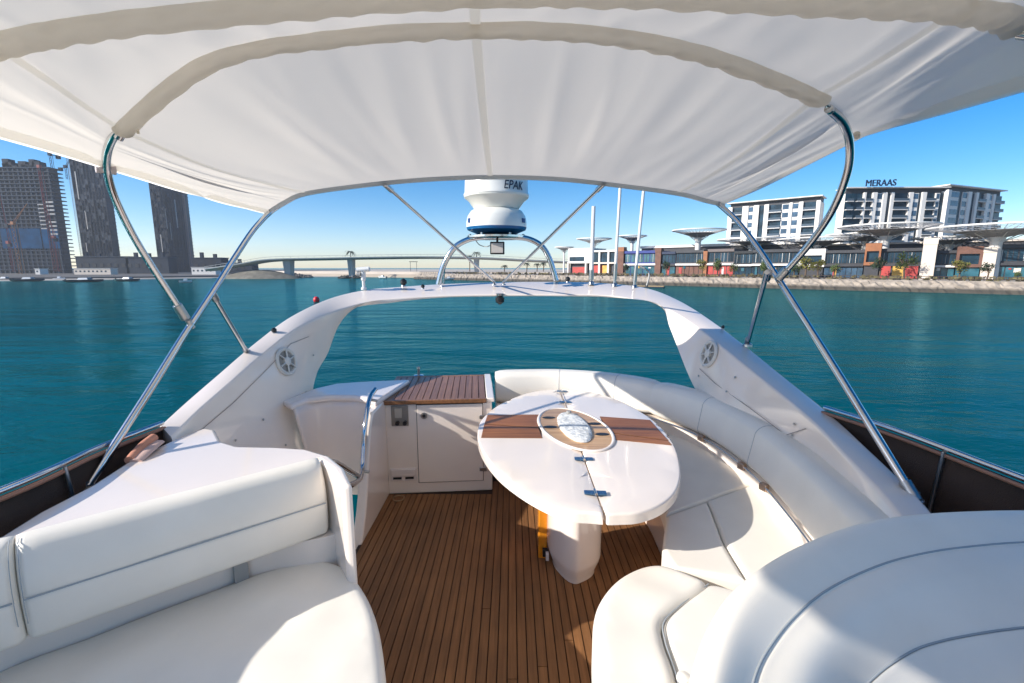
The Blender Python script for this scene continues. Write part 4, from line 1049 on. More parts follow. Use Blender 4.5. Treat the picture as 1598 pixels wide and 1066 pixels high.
# ---- dining table
ZT = .74
t = thing('dining_table', 'white oval folding table with mahogany inlay on a faceted white pedestal', 'table', (.39, 2.62, 0))
out = [Pz(*q, ZT) for q in ((877, 607), (920, 611), (972, 627), (1020, 656), (1050, 690), (1062, 730), (1057, 762), (1035, 785), (1000, 799), (965, 802), (945, 802), (922, 800), (895, 798), (860, 788), (815, 764), (776, 734), (752, 702), (745, 675), (754, 651), (783, 629), (828, 612))]
seamA, seamB = Pz(873, 606, ZT), Pz(943, 800, ZT)
full = ccw(cat([Vector((v.x, v.y, 0)) for v in out], 6, closed=True))
sd = (seamB - seamA).normalized(); sn_ = Vector((sd.y, -sd.x, 0))
def half(sign):
    pts = [p for p in full if (p - seamA).dot(sn_) * sign > .004]
    # rotate list so that it is contiguous
    idx = [i for i, p in enumerate(full) if (p - seamA).dot(sn_) * sign > .004]
    st = next((i for i in idx if (i - 1) % len(full) not in idx), idx[0]); pts = []
    i = st
    while i % len(full) in idx and len(pts) < len(idx): pts.append(full[i % len(full)]); i += 1
    P0 = (lambda q: seamA + sd * (q - seamA).dot(sd) + sn_ * .004 * sign)
    e0, e1 = P0(pts[0]), P0(pts[-1])
    def corner(inner, c_, along):      # quarter round between rim point and seam
        o = []
        for k in range(9):
            f = k / 8; o.append(inner * (1 - f) ** 2 + c_ * 2 * f * (1 - f) + along * f * f)
        return o
    def cut(lst, c_, r):
        while (lst[-1] - c_).length < r and len(lst) > 3: lst.pop()
        return lst
    up = sd if (e1 - e0).dot(sd) < 0 else -sd   # from e1 towards e0 direction is -up
    r1 = .075 if (e1 - seamB).length < .2 else .02; r0 = .075 if (e0 - seamB).length < .2 else .02
    d10 = (e0 - e1).normalized()
    pts = cut(pts, e1, r1); pts = cut(pts[::-1], e0, r0)[::-1]
    pts = pts + corner(pts[-1], e1, e1 + d10 * r1) + [e1.lerp(e0, k / 10) for k in range(2, 9)] + corner(pts[0], e0, e0 - d10 * r0)[::-1]
    out = [pts[0]]
    for q in pts[1:]:
        if (q - out[-1]).length > .004: out.append(q)
    if (out[0] - out[-1]).length < .004: out.pop()
    return [Vector((q.x, q.y, 0)) for q in out]
for s in (1, -1):
    pad('table_leaf', [(q.x, q.y) for q in half(s)], ZT, .055, gel, t, r=.012, smoothn=0, step=.12)
def sheet(nm, poly, z, th, m, par, bevel=0): return slab(nm, [(v.x, v.y) for v in poly], z, z + th, m, par, bevel=bevel)
def px_poly(l): return [Pz(*q, ZT) for q in l]
sheet('inlay_bed', px_poly([(761, 648), (842, 647.5), (846, 684), (751, 683.5)]), ZT + .0002, .0012, caulk, t)
sheet('inlay_bed', px_poly([(936, 650.5), (1014, 656), (1048, 695), (952, 686)]), ZT + .0002, .0012, caulk, t)
sheet('inlay_board', px_poly([(761, 648), (842, 647.5), (840, 668), (756, 662)]), ZT + .0005, .003, varn, t)
sheet('inlay_board', px_poly([(755.5, 663), (840, 669), (846, 684), (751, 683.5)]), ZT + .0005, .003, varn, t)
sheet('inlay_board', px_poly([(936, 650.5), (1014, 656), (1043, 688), (954, 676)]), ZT + .0005, .003, varn, t)
sheet('inlay_board', px_poly([(954, 677), (1043, 689), (1048, 695), (952, 686)]), ZT + .0005, .003, varn, t)
C_ = Pz(897, 668.5, ZT); 
# centre disc: measured ellipse in the plan
eL, eR, eF, eN = Pz(839, 662, ZT), Pz(954, 678, ZT), Pz(884, 637, ZT), Pz(912, 701, ZT)
ax = (eR - eL) / 2; ay = (eF - eN) / 2; CC = (eL + eR + eF + eN) / 4
def ell(k, n=48, kk=None): return [CC + ax * k * math.cos(2 * PI * i / n) + ay * (kk or k) * math.sin(2 * PI * i / n) for i in range(n)]
tube('centre_rim', [p + Vector((0, 0, .004)) for p in ell(.99)], .012, gel, t, seg=8, closed=True, ry=.008)
rows = [[p + Vector((0, 0, .006)) for p in ell(.96)], [p + Vector((0, 0, .006)) for p in ell(.4)]]
disc = grid('centre_ring', rows, ringwood, t, closed=True, smooth=False)
for a_ in (155, 195, -15, 25):
    a = math.radians(a_ + 0); c = CC + ax * .72 * math.cos(a) + ay * .72 * math.sin(a)
    V = [c + Vector((math.cos(b) * .048, math.sin(b) * .026, z)) for z in (.0065, .0085) for b in [2 * PI * i / 16 for i in range(16)]]
    mk('finger_slot', V, [tuple(range(16)), tuple(range(16, 32))] + [(i, (i + 1) % 16, 16 + (i + 1) % 16, 16 + i) for i in range(16)], black, disc)
tube('seam', [seamA + (CC - seamA) * .03 + Vector((0, 0, .0005)), CC + (seamA - CC) * .42 + Vector((0, 0, .0005))], .0028, linem, t, seg=6)
for (hx, hy, hw) in ((876.6, 611, 15), (882, 628, 18), (911, 717, 28), (929, 770, 33)):
    p = Pz(hx, hy, ZT); L_ = hw / F * math.hypot(p.y, 1.1) ; an = math.radians(-4)
    hb = MB(); d_ = Vector((math.cos(an), math.sin(an), 0))
    o = box('hinge', p + Vector((0, 0, .004)), (L_, .04, .006), hingeb, t, rz=an, bevel=.003)
    V, Fa = tube_data([p + Vector((0, -.025, .008)), p + Vector((0, .025, .008))], .007, 10); mk('hinge_pin', V, Fa, steel, o)
# pedestal
def ped(nm, k, z0, z1, kt=None):
    base = [Vector((.23, 2.72, 0)), Vector((.235, 2.58, 0)), Vector((.30, 2.44, 0)), Vector((.36, 2.385, 0)), Vector((.41, 2.395, 0)), Vector((.50, 2.46, 0)), Vector((.545, 2.55, 0)), Vector((.545, 2.72, 0)), Vector((.48, 2.84, 0)), Vector((.39, 2.87, 0)), Vector((.30, 2.84, 0))]
    p = ccw(cat(base, 4, closed=True)); c = Vector((.39, 2.63, 0))
    return p, c
p_, c_ = ped('', 1, 0, 1)
rows = []
for k, z in ((.80, 0), (.82, .03), (.97, .10), (1.0, .13), (1.0, .5), (1.0, ZT - .056)):
    rows.append([Vector((c_.x + (q.x - c_.x) * k, c_.y + (q.y - c_.y) * k, z)) for q in p_])
grid('pedestal', rows, gel, t, closed=True, caps=True, ang=35)
p = P(851, 868, 2.55)
for z in (.56, .1): pass
adopt(t)
# ice bowl
t = thing('ice_bowl', 'frosted clear plastic oval bowl lid set in the middle of the table', 'bowl', CC)
tilt = -.35
rows = []
for k, z in ((.46, .004), (.47, .012), (.44, .020), (.36, .023), (.2, .024), (.02, .024)):
    rows.append([CC + ax * k * math.cos(a) * .95 + ay * k * 1.55 * math.sin(a) + Vector((0, 0, z)) for a in [2 * PI * i / 40 for i in range(40)]])
grid('bowl', rows, icem, t, closed=True, caps=True)
p = CC + ay * .62 + Vector((0, 0, .026)); lathe('knob', [(.02, 0), (.018, .012), (.004, .014)], p, greyp, t, seg=14)
adopt(t)
# amber prop
t = thing('folding_prop', 'amber varnished wooden prop hanging beside the table pedestal', 'wooden prop', P(846, 860, 2.62))
a_ = P(847, 792, 2.72); b_ = P(847.5, 868, 2.72)
box('board', ((a_.x), 2.74, (a_.z + b_.z) / 2), (.055, .12, abs(a_.z - b_.z) + .03), amber, t, bevel=.006)
p = P(851, 862, 2.66); box('catch', p, (.035, .03, .05), black, t, bevel=.004); p = P(854, 868, 2.62); box('catch_plate', p, (.02, .03, .05), gel2, t, bevel=.004)
adopt(t)

# ---- curved sofa
t = thing('curved_sofa', 'white curved sofa wrapping around the table along the right and aft sides', 'sofa', (1.2, 3.0, 0))
ZS = .47
Fr = [(-.10, 3.78), (.45, 3.76), (.78, 3.55), (.93, 3.1), (.92, 2.75), (.88, 2.42), (.79, 2.18), (.745, 2.05), (.755, 1.93)]
Kb = [(-.10, 4.26), (.45, 4.28), (.95, 4.12), (1.38, 3.75), (1.57, 3.3), (1.62, 2.85), (1.62, 2.5), (1.58, 2.2), (1.50, 1.7)]
fd = cat([Vector((x, y, 0)) for x, y in Fr], 8); kd = cat([Vector((x, y, 0)) for x, y in Kb], 8)
def seatpad(i0, i1, f0, f1, nm='seat_cushion'):
    a_ = [fd[i].lerp(kd[i], f0) for i in range(i0, i1 + 1)]; b_ = [fd[i].lerp(kd[i], f1) for i in range(i0, i1 + 1)]
    return gridpad(nm, a_, b_, ZS, .12, vinyl, t)
seatpad(0, 24, 0, 1)
seatpad(24, 41, .0, 1)
seatpad(41, 64, .0, .40)
seatpad(41, 64, .405, 1)
pl = [fd[i].lerp(kd[i], .09) for i in range(65)]; pk = [fd[i].lerp(kd[i], .99) for i in range(65)]
slab('plinth', [(p.x, p.y) for p in pl + pk[::-1]], -.005, ZS - .115, gel, t, bevel=0)
# moulded ledge + wall behind the seats
sweep_rect('ledge', [p + Vector((0, 0, 0)) for p in bpd], .09, .10, 0.0, .56, .02, gel, t)
sweep_rect('outer_wall', bpd, -.06, .16, 0.0, .78, .02, gel, t)
# backrest in three pieces
def back(i0, i1):
    i1 += 1 if i1 < 60 else 0
    o = sweep_rect('backrest', bpd[i0:i1], .085, .085, .57, .86, .05, vinyl, t, lean=.18, seg=5, bulge=.025, closed_taper=1)
    return o
back(0, 26); back(26, 65)
for i in (9, 19, 36, 47):
    d_ = (bpd[i + 1] - bpd[i]).normalized() * .0022
    sweep_rect('seam_piping', [bpd[i] - d_, bpd[i] + d_], .0872, .0872, .568, .862, .051, seam_m, t, lean=.18, seg=5, bulge=.0255)
# rail + brackets
def bside(i, off, z):
    a_ = bpd[max(i - 1, 0)]; b_ = bpd[min(i + 1, 64)]; d_ = (b_ - a_).normalized(); return bpd[i] + Vector((-d_.y, d_.x, 0)) * off + Vector((0, 0, z))
sgn = 1 if (bside(40, .1, 0) - Vector((0.5, 3, 0))).length < (bpd[40] - Vector((.5, 3, 0))).length else -1
tube('backrest_rail', [bside(i, sgn * .118, .566) for i in range(14, 62)], .006, steel, t, seg=10)
for i in (37, 46, 51):
    p = bside(i, sgn * .118, .562); box('rail_bracket', p, (.034, .05, .045), bronze, t, rz=.4, bevel=.006)
adopt(t)
print('sgn', sgn)

# ---- foreground right bench
t = thing('helm_bench', 'white upholstered bench seat in front of the pedestal, beside the big bolster', 'bench', (.7, 1.5, 0))
o1 = [Pz(*q, .49) for q in ((1000, 882), (965, 900), (938, 930), (926, 965), (926, 1020), (930, 1070), (940, 1150), (960, 1220), (1060, 1200), (1058, 1066), (1037, 1000), (1034, 970), (1060, 945), (1104, 912), (1075, 893), (1035, 879))]
pad('bolster_cushion', [(v.x, v.y) for v in o1], .495, .17, vinyl, t, r=.04, smoothn=5, lump=.010, step=.035)
o2 = [Pz(*q, .47) for q in ((1100, 912), (1056, 946), (1034, 972), (1036, 1002), (1056, 1066), (1060, 1190), (1300, 1190), (1290, 1000), (1200, 930), (1145, 918))]
pad('seat_cushion', [(v.x, v.y) for v in o2], .475, .15, vinyl, t, r=.03, smoothn=5)
tube('piping', cat([Pz(*q, .478) for q in ((1106, 911), (1060, 946), (1036, 971), (1038, 1001), (1058, 1066), (1066, 1150))], 8), .0028, pipe_m, t, seg=6)  # thin dark line laid in the crease between the cushions for its shade
ob = [(v.x, v.y) for v in (Pz(*q, .49) for q in ((1000, 900), (965, 915), (950, 945), (945, 1020), (955, 1150), (1300, 1150), (1290, 1000), (1160, 920)))]
slab('plinth', ob, -.005, .34, gel, t, bevel=.01)
p = Pz(1067, 1060, .50); lathe('cushion_button', [(.012, -.01), (.024, 0), (.022, .012), (.004, .018)], p, vinyl, t, seg=16)
adopt(t)
# ---- big curved backrest in the right foreground
t = thing('lounge_backrest', 'large rounded white padded backrest with grey piping filling the lower right', 'seat', (1.2, 1.2, 0))
Rg = [Pz(x, y, 1.0) for x, y in ((1055, 1230), (1075, 1120), (1087, 1050), (1112, 970), (1150, 915), (1215, 868), (1290, 833), (1360, 812), (1440, 802), (1520, 798), (1598, 797), (1700, 799), (1850, 812))]
P1 = [Pz(x, y, .985) for x, y in ((1150, 1230), (1163, 1130), (1180, 1050), (1206, 1002), (1243, 958), (1290, 920), (1345, 892), (1400, 872), (1465, 858), (1530, 850), (1598, 845), (1690, 843), (1840, 850))]
P2 = [Pz(x, y, .87) for x, y in ((1300, 1260), (1320, 1160), (1345, 1080), (1368, 1052), (1400, 1028), (1435, 1009), (1475, 997), (1510, 990), (1545, 984), (1575, 980), (1605, 977), (1680, 974), (1800, 975))]
P3 = [Pz(x, y, .74) for x, y in ((1400, 1300), (1430, 1240), (1460, 1190), (1475, 1170), (1490, 1155), (1510, 1145), (1530, 1135), (1550, 1128), (1570, 1120), (1600, 1112), (1640, 1105), (1700, 1098), (1800, 1098))]
def outward(C, d_, dz):
    out = []
    for i in range(len(C)):
        a_ = C[max(i - 1, 0)]; b_ = C[min(i + 1, len(C) - 1)]; tt = (b_ - a_).normalized(); nn = Vector((-tt.y, tt.x, 0))
        out.append(C[i] + nn * d_ + Vector((0, 0, dz)))
    return out
R1 = outward(Rg, .012, -.03); R2 = outward(Rg, .015, -.10); R3 = outward(Rg, .0, -.5)
mid = [a_.lerp(b_, .45) + Vector((0, 0, .028)) for a_, b_ in zip(Rg, P1)]
Rg2 = [a_.lerp(b_, .1) + Vector((0, 0, .012)) for a_, b_ in zip(Rg, P1)]
P1d = [p - Vector((0, 0, .003)) for p in P1]
P1e = [a_.lerp(b_, .10) + Vector((0, 0, .004)) for a_, b_ in zip(P1, P2)]
m12 = [a_.lerp(b_, .5) + Vector((0, 0, .03)) for a_, b_ in zip(P1, P2)]
P2d = [p - Vector((0, 0, .004)) for p in P2]
P2e = [a_.lerp(b_, .12) + Vector((0, 0, .004)) for a_, b_ in zip(P2, P3)]
P4 = [p + Vector((0, -.02, -.3)) for p in P3]
ctrl = [R3, R2, R1, Rg2, mid, P1d, P1e, m12, P2d, P2e, P3, P4]
cols = [cat(c_, 6) for c_ in ctrl]; rows = []
for j in range(len(cols[0])): rows.append(cat([c_[j] for c_ in cols], 6))
grid('backrest', rows, vinyl, t, ang=80)
tube('piping', [p + Vector((0, 0, .0)) for p in cat(P1d, 8)], .003, pipe_m, t, seg=8)
tube('piping', cat(P2d, 8), .003, pipe_m, t, seg=8)
s1 = [a_.lerp(b_, -.10) + Vector((0, 0, .009)) for a_, b_ in zip(P1, P2)]
adopt(t)

# ---- left bench: moulding, backrest, seat
ZM = .95
t = thing('companion_bench', 'white moulded bench at left with padded backrest and wide seat cushion', 'bench', (-1.2, 1.6, 0))
_a = Pz(0, 846, ZM); _b = Pz(497, 717, ZM); _d = (_b - _a).normalized(); _n = Vector((_d.y, -_d.x, 0)); _n = _n if _n.dot(-_a) > 0 else -_n
mo = [Pz(*q, ZM) if len(q) == 2 else _b + _d * .012 + _n * .135 for q in ((0, 846), (-300, 950), (-420, 1000), (-420, 900), (-200, 880), (0, 836), (60, 799), (140, 758), (205, 716), (270, 686), (318, 667), (336, 670), (345, 688), (372, 696), (430, 697), (478, 700), (515, 711), (538, 730), (550, 757), (533, 757), (0, 0, 0), (497, 716))]
slab('moulding', [(v.x, v.y) for v in mo], -.14, ZM, gel, t, bevel=.018)
a_ = Pz(0, 846, ZM); b_ = Pz(497, 717, ZM); dB = (b_ - a_).normalized(); nB = Vector((dB.y, -dB.x, 0))
if nB.dot(-a_) < 0: nB = -nB
def bx_(s, o_, z): v = a_ + dB * s + nB * o_; return Vector((v.x, v.y, z))
LB = (b_ - a_).length
sS = (Pn(27, 850, a_, nB) - a_).dot(dB)
fl_ = cat([bx_(LB - .34, -.03, 0), bx_(LB - .33, .002, 0), bx_(LB - .22, .03, 0), bx_(LB - .10, .095, 0), bx_(LB - .03, .122, 0), bx_(LB + .02, .128, 0)], 5) + [bx_(LB + .03, -.03, 0)]
slab('lower_wall', [(v.x, v.y) for v in fl_], -.14, .618, gel, t, bevel=.006)
PROF = [(0, .620), (.085, .620), (.104, .628), (.114, .643), (.121, .70), (.1245, .768), (.1225, .782), (.119, .785), (.1205, .789), (.1215, .80), (.117, .84), (.103, .885), (.080, .93), (.058, .952), (.03, .961), (0, .963)]
def bcush(s0, s1, par=None):
    rows = []
    for e in [0, .003, .008, .015, .025] + [.025 + (s1 - s0 - .05) * k / 24 for k in range(1, 24)] + [s1 - s0 - q for q in (.025, .015, .008, .003, 0)]:
        dd = min(e, s1 - s0 - e); k = .022 * max(0, (1 - dd / .025)) ** 2; row = []
        for x_, z_ in PROF:
            wv = .004 * noise.noise(Vector((e * 3.1 + s0, z_ * 9, 1.7)))
            row.append(bx_(s0 + e, max(x_ - k, 0.0) * (1) + (wv if x_ > .02 else 0) + .001, .80 + (z_ - .80) * (1 - k * 1.2)))
        rows.append(row)
    return grid('backrest_cushion', rows, vinyl, par or t, closed=True, caps=True, ang=75)
for s0, s1 in ((sS + .002, LB - .004), (-1.1, sS - .002)):
    up = bcush(s0, s1)
    tube('piping', [bx_(s0 + .012 + (s1 - s0 - .024) * k / 12, .1235, .785) for k in range(13)], .0028, pipe_m, up, seg=8)
tube('piping', [bx_(sS - .010, x_ + .003, z_) for x_, z_ in PROF[4:-1]], .0014, pipe_m, t, seg=6)
tube('piping', [bx_(sS + .012, x_ + .002, z_) for x_, z_ in PROF[4:-1]], .0014, pipe_m, t, seg=6)
sq = P(375, 889, 1.88)
box('seat_bracket', bx_((Pn(375, 889, a_, nB) - a_).dot(dB), .012, .56), (.055, .03, .13), greyp, t, rz=math.atan2(dB.y, dB.x), bevel=.003)
so_ = [Pz(*q, .50) for q in ((0, 1040), (200, 966), (390, 895), (470, 873), (515, 872), (545, 886), (572, 922), (590, 968), (600, 1030), (604, 1090), (606, 1200), (606, 1400), (0, 1400), (-300, 1250), (-250, 1140))]
pad('seat_cushion', [(v.x, v.y) for v in so_], .50, .17, vinyl, t, r=.045, smoothn=6, lump=.012, step=.035)
sb_ = [Pz(*q, .50) for q in ((0, 1045), (200, 972), (390, 902), (470, 885), (515, 890), (560, 925), (578, 970), (584, 1030), (588, 1090), (590, 1300), (0, 1300), (-300, 1200))]
slab('plinth', [(v.x, v.y) for v in sb_], -.005, .345, gel, t, bevel=.01)
adopt(t)

# ---- side screens
def screen(pts, label, tx):
    t = thing('side_screen', label, 'windscreen', (pts[0].x, pts[0].y, .6), 'dark mesh side screens')
    rows = [[p + Vector((0, 0, -.02)) for p in pts], [p + Vector((0, 0, -.24)) for p in pts], [p + Vector((-.01 * tx, 0, -.46)) for p in pts]]
    grid('mesh_panel', rows, screen_m, t, solid=.004)
    tube('top_rail', pts, .013, steel, t, seg=10)
    tube('edge_tape', [p + Vector((-.012 * tx, 0, -.028)) for p in pts], .009, M('tape_tan', (.30, .15, .10), .6), t, seg=6)
    for k in range(12, len(pts) - 2, 10):
        tube('stanchion', [pts[k] + Vector((-.015 * tx, 0, -.01)), pts[k] + Vector((-.02 * tx, .03, -.44))], .009, steel_d, t, seg=8)
    adopt(t)
lp = cat([P(253, 660, 2.37), P(150, 700, 2.0), P(0, 766, 1.56), Vector((-1.98, .8, 1.06)), Vector((-1.98, -.5, 1.05))], 8)
screen(lp, 'dark brown mesh screen under a chrome rail at left', -1)
rp = cat([P(1287, 636, 2.53), P(1400, 672, 2.13), P(1598, 747, 1.66), Vector((2.02, .8, 1.06)), Vector((2.0, -.5, 1.05))], 8)
screen(rp, 'black mesh screen under a chrome rail at right', 1)
# rolled salmon cover at left
t = thing('rolled_cover', 'salmon coloured rolled canvas strip at the end of the left screen', 'cover', P(235, 690, 2.2))
tube('roll', cat([P(240, 683, 2.22), P(222, 697, 2.13), P(202, 719, 2.02)], 6), .022, coverm, t, seg=12)
tube('flap', cat([P(247, 690, 2.2), P(230, 704, 2.1), P(212, 720, 2.02)], 6), .03, M('cover_lining', (.62, .42, .35), .7), t, seg=8, ry=.012)
adopt(t)

# ================================================================ BIMINI
BIM = thing('bimini_top', 'big off white canvas sun canopy on stainless hoops spanning overhead', 'canopy', (-.1, 2.0, 2.4)); t = BIM
S = [0, .06, .12, .25, .38, .5, .62, .75, .88, .94, 1]
def Wd(x, y, r): return Vector((x, y, CZ + r))
rowA = [P(412, 332, 3.40), P(440, 314, 3.37), P(475, 299, 3.34), P(565, 286, 3.27), P(660, 277, 3.22), P(765, 273, 3.2), P(870, 276, 3.22), P(965, 286, 3.27), P(1060, 299, 3.33), P(1103, 310, 3.37), P(1132, 317, 3.42)]
rowB = [P(165, 263, 2.09), P(172, 232, 2.03), P(190, 202, 1.95), P(330, 93, 1.70), P(530, 54, 1.60), P(742, 41, 1.56), P(935, 49, 1.58), P(1110, 84, 1.68), P(1275, 150, 1.88), P(1322, 185, 1.98), P(1350, 211, 2.12)]
rowC = [Wd(-1.80, 1.35, .47), Wd(-1.68, 1.38, .56), Wd(-1.48, 1.42, .635), P(150, 36, 1.40), P(450, 4, 1.36), P(740, -16, 1.36), P(1000, -15, 1.38), P(1280, -2, 1.40), P(1500, 10, 1.40), P(1598, 40, 1.40), Wd(1.52, 1.42, .52)]
rowF = [v + Vector((0, -2.0, .06)) for v in rowC]
NS = 20
def dense(r): return cat(r, NS)
DA, DB, DC, DF = map(dense, (rowA, rowB, rowC, rowF)); NN = len(DA)
def wr(s, tt, seg):
    # folds pulled from the hoops, running fore and aft and leaning towards the centre
    lean = (s - .5) * 1.1
    a = noise.noise(Vector((s * 26 + lean * tt * 2.6, tt * .9, seg * 7.3)))
    b = noise.noise(Vector((s * 60 + lean * tt * 5, tt * 1.6, seg * 3.1 + 20)))
    cc = noise.noise(Vector((s * 7, tt * 1.7, seg * 3.1 + 40)))
    edge = abs(s - .5) * 2; amp = .35 + .9 * edge
    near = .55 + .45 * (1 - tt) if seg == 0 else 1
    return amp * (.012 * (1 - abs(a) * 2.4) + .005 * b) * near + .012 * cc
segs = [(DA, DB, 60, 0), (DB, DC, 14, 1), (DC, DF, 40, 2)]
rows = []
for (r0, r1, n, sg) in segs:
    for k in range(n + (1 if sg == 2 else 0)):
        f = k / n; row = []
        for j in range(NN):
            s = j / (NN - 1); p = r0[j].lerp(r1[j], f); env = math.sin(f * PI) ** .6 if 0 < f < 1 else 0
            sag = (.035 if sg == 0 else .02 if sg == 2 else .004) * 4 * f * (1 - f)
            top = 1 if .1 < s < .9 else .35
            fab = wr(s, (1 - f) if sg == 0 else f, sg) * env * (1 if sg != 1 else .7)
            p = p + Vector((0, 0, -sag * top + fab * (1 if .1 < s < .9 else .5)))
            if s < .1 or s > .9: p.x += fab * .5
            row.append(p)
        rows.append(row)
fabric = grid('canvas_roof', rows, canvas, t, ang=180)
# bands sewn on: centre and shoulders, edges
def band(nm, js, zoff, m, width, cross=(0, 0)):
    rr2 = []
    for row in rows[cross[0]: len(rows) - cross[1]]:
        p = row[js]; q = row[min(js + 1, NN - 1)] if js < NN - 1 else row[js]; d_ = (q - row[max(js - 1, 0)]).normalized()
        rr2.append([p - d_ * width + Vector((0, 0, zoff)), p + Vector((0, 0, zoff * 1.05)), p + d_ * width + Vector((0, 0, zoff))])
    return grid(nm, rr2, m, t, ang=180)
band('centre_band', int(.5 * (NN - 1)), -.006, canvas3, .016)
band('shoulder_band', int(.2 * (NN - 1) * 1.0), -.006, canvas3, .014)
band('shoulder_band', int(.8 * (NN - 1) * 1.0), -.006, canvas3, .014)
def hem(js, side):
    rr2 = []
    for row in rows:
        p = row[js]; q = row[js + side]; d_ = (p - q).normalized(); rr2.append([p + d_ * .004 + Vector((0, 0, -.004)), p - d_ * .022 + Vector((side * .005, 0, -.007)), p - d_ * .045 + Vector((side * .006, 0, -.005))])
    grid('side_hem', rr2, canvas3, t, ang=180)
hem(0, 1); hem(NN - 1, -1)
grid('aft_hem', [[p + Vector((0, .012, .008)) for p in DA], [p + Vector((0, -.004, -.008)) for p in DA], [p + Vector((0, .0, -.030)) for p in DA]], canvas3, t, ang=180)
# sleeves around hoops
def sleeve(nm, D, j0, j1, r, ry, seed):
    path = D[j0:j1]; rows_ = []
    for i, c in enumerate(path):
        tg = (path[min(i + 1, len(path) - 1)] - path[max(i - 1, 0)]).normalized(); sd_ = tg.cross(Vector((0, 0, 1))).normalized(); up = sd_.cross(tg)
        if up.z < 0: up = -up
        g = .5 + .5 * max(0, (i / len(path) - .5) * 2); row = []
        for k in range(13):
            an = PI * k / 12; w_ = 1 + .10 * noise.noise(Vector((i * .30, k * .25, seed)))
            pk = g * (.006 * math.sin(i * 1.3 + k * .35 + 2 * noise.noise(Vector((i * .2, 0, seed)))) + .004 * noise.noise(Vector((i * .8, k * .5, seed + 9))))
            row.append(c + sd_ * math.cos(an) * r * w_ - up * (math.sin(an) ** .7 * (ry * 2 + pk) * w_ + .003))
        rows_.append(row)
    return grid(nm, rows_, canvas2, t, ang=180)
sleeve('hoop_sleeve', DB, int(.2 * NN), int(.815 * NN), .036, .015, 1)
sleeve('hoop_sleeve', DC, int(.10 * NN), int(.90 * NN), .044, .018, 5)
# steel frame
HB = [p + Vector((0, 0, -.021)) for p in DB[int(.19 * NN):int(.83 * NN)]]
left = cat([P(197, 196, 1.95), P(178, 212, 1.97), P(167, 240, 2.03), P(168, 272, 2.1), P(184, 320, 2.2), P(222, 392, 2.34), P(288, 494, 2.55)], 10)
right = cat([P(1296, 172, 1.93), P(1316, 192, 1.97), P(1326, 225, 2.04), P(1322, 270, 2.12), P(1298, 330, 2.25), P(1260, 385, 2.38), P(1216, 434, 2.52)], 10)
tube('hoop', left[::-1] + [HB[0]], .0165, steel, t)
tube('hoop', [HB[-1]] + right, .0165, steel, t)
tube('thinned_hoop', [p + Vector((0, 0, .008)) for p in HB], .007, steel, t)  # unseen hoop length inside the sleeve, thinned so more light comes through
HC = DC[int(.12 * NN):int(.9 * NN)]
tube('hoop', [Vector((-1.9, -1.3, 1.0)), Vector((-1.9, -.2, 1.6)), Vector((-1.86, .9, 2.2)), HC[0] + Vector((0, 0, -.024))], .0165, steel, t)
tube('thinned_hoop', [p + Vector((0, 0, -.013)) for p in HC], .007, steel, t)  # front hoop inside its sleeve, thinned to keep the canvas bright
tube('hoop', [p + Vector((0, 0, -.024)) for p in HC[-1:]] + [Vector((1.66, .75, 2.1)), Vector((1.72, -.2, 1.6)), Vector((1.78, -1.3, 1.0))], .0165, steel, t)
tube('main_hoop', cat([P(138, 757, 1.93), P(230, 615, 2.24), P(285, 527, 2.48), P(330, 459, 2.73), P(365, 404, 2.98), P(393, 362, 3.2), P(414, 338, 3.36)], 8) + [p + Vector((0, .036, -.006)) for p in DA[8:-6:4]] + cat([P(1128, 324, 3.36), P(1152, 347, 3.2), P(1185, 390, 2.95), P(1218, 441, 2.68), P(1300, 570, 2.25), P(1360, 668, 2.0), P(1426, 775, 1.79)], 8), .0175, steel, t)
st_ = tube('strut', [P(331, 459, 2.74), P(386, 551, 3.35)], .015, steel, t)
tube('strut', [P(1197, 425, 2.66), P(1167, 536, 3.55)], .015, steel, t)
tube('strut', [P(602, 289, 3.25), P(772, 441, 5.12)], .0125, steel, t); tube('strut', [P(941, 288, 3.26), P(785, 441, 5.12)], .0125, steel, t)
def joint(p, d_, r=.024, L_=.06, m=steel_d):
    d_ = d_.normalized(); return tube('joint', [p - d_ * L_ / 2, p + d_ * L_ / 2], r, m, t, seg=12)
d1 = P(288, 494, 2.55) - P(270, 466, 2.5); joint(P(283, 487, 2.53), d1, .024, .09); joint(P(297, 506, 2.54), d1, .015, .05)
joint(P(334, 463, 2.76), P(386, 551, 3.35) - P(331, 459, 2.74), .021, .07); joint(P(384, 548, 3.33), P(386, 551, 3.35) - P(331, 459, 2.74), .02, .07)
joint(P(1167, 532, 3.53), P(1167, 536, 3.55) - P(1197, 425, 2.66), .022, .08); joint(P(1198, 430, 2.7), P(1167, 536, 3.55) - P(1197, 425, 2.66), .021, .08)
joint(P(1222, 427, 2.5), P(1216, 434, 2.52) - P(1260, 385, 2.38), .023, .07); joint(P(1421, 766, 1.80), P(1426, 775, 1.79) - P(1360, 668, 2.0), .024, .08)
joint(P(606, 293, 3.3), P(772, 441, 5.12) - P(602, 289, 3.25), .018, .09); joint(P(937, 292, 3.3), P(785, 441, 5.12) - P(941, 288, 3.26), .018, .09)
for px in (771, 786): lathe('deck_mount', [(.028, 0), (.026, .008), (.012, .012), (.012, .03), (.004, .032)], P(px, 442, 5.12) + Vector((0, 0, -.02)), steel_d, t, seg=14)
for px, py, Y in ((386, 552, 3.36), (1167, 537, 3.56), (1427, 778, 1.79), (137, 760, 1.93)): lathe('foot', [(.036, -.02), (.034, 0), (.018, .008), (.016, .03), (.004, .03)], P(px, py, Y), steel_d, t, seg=16)
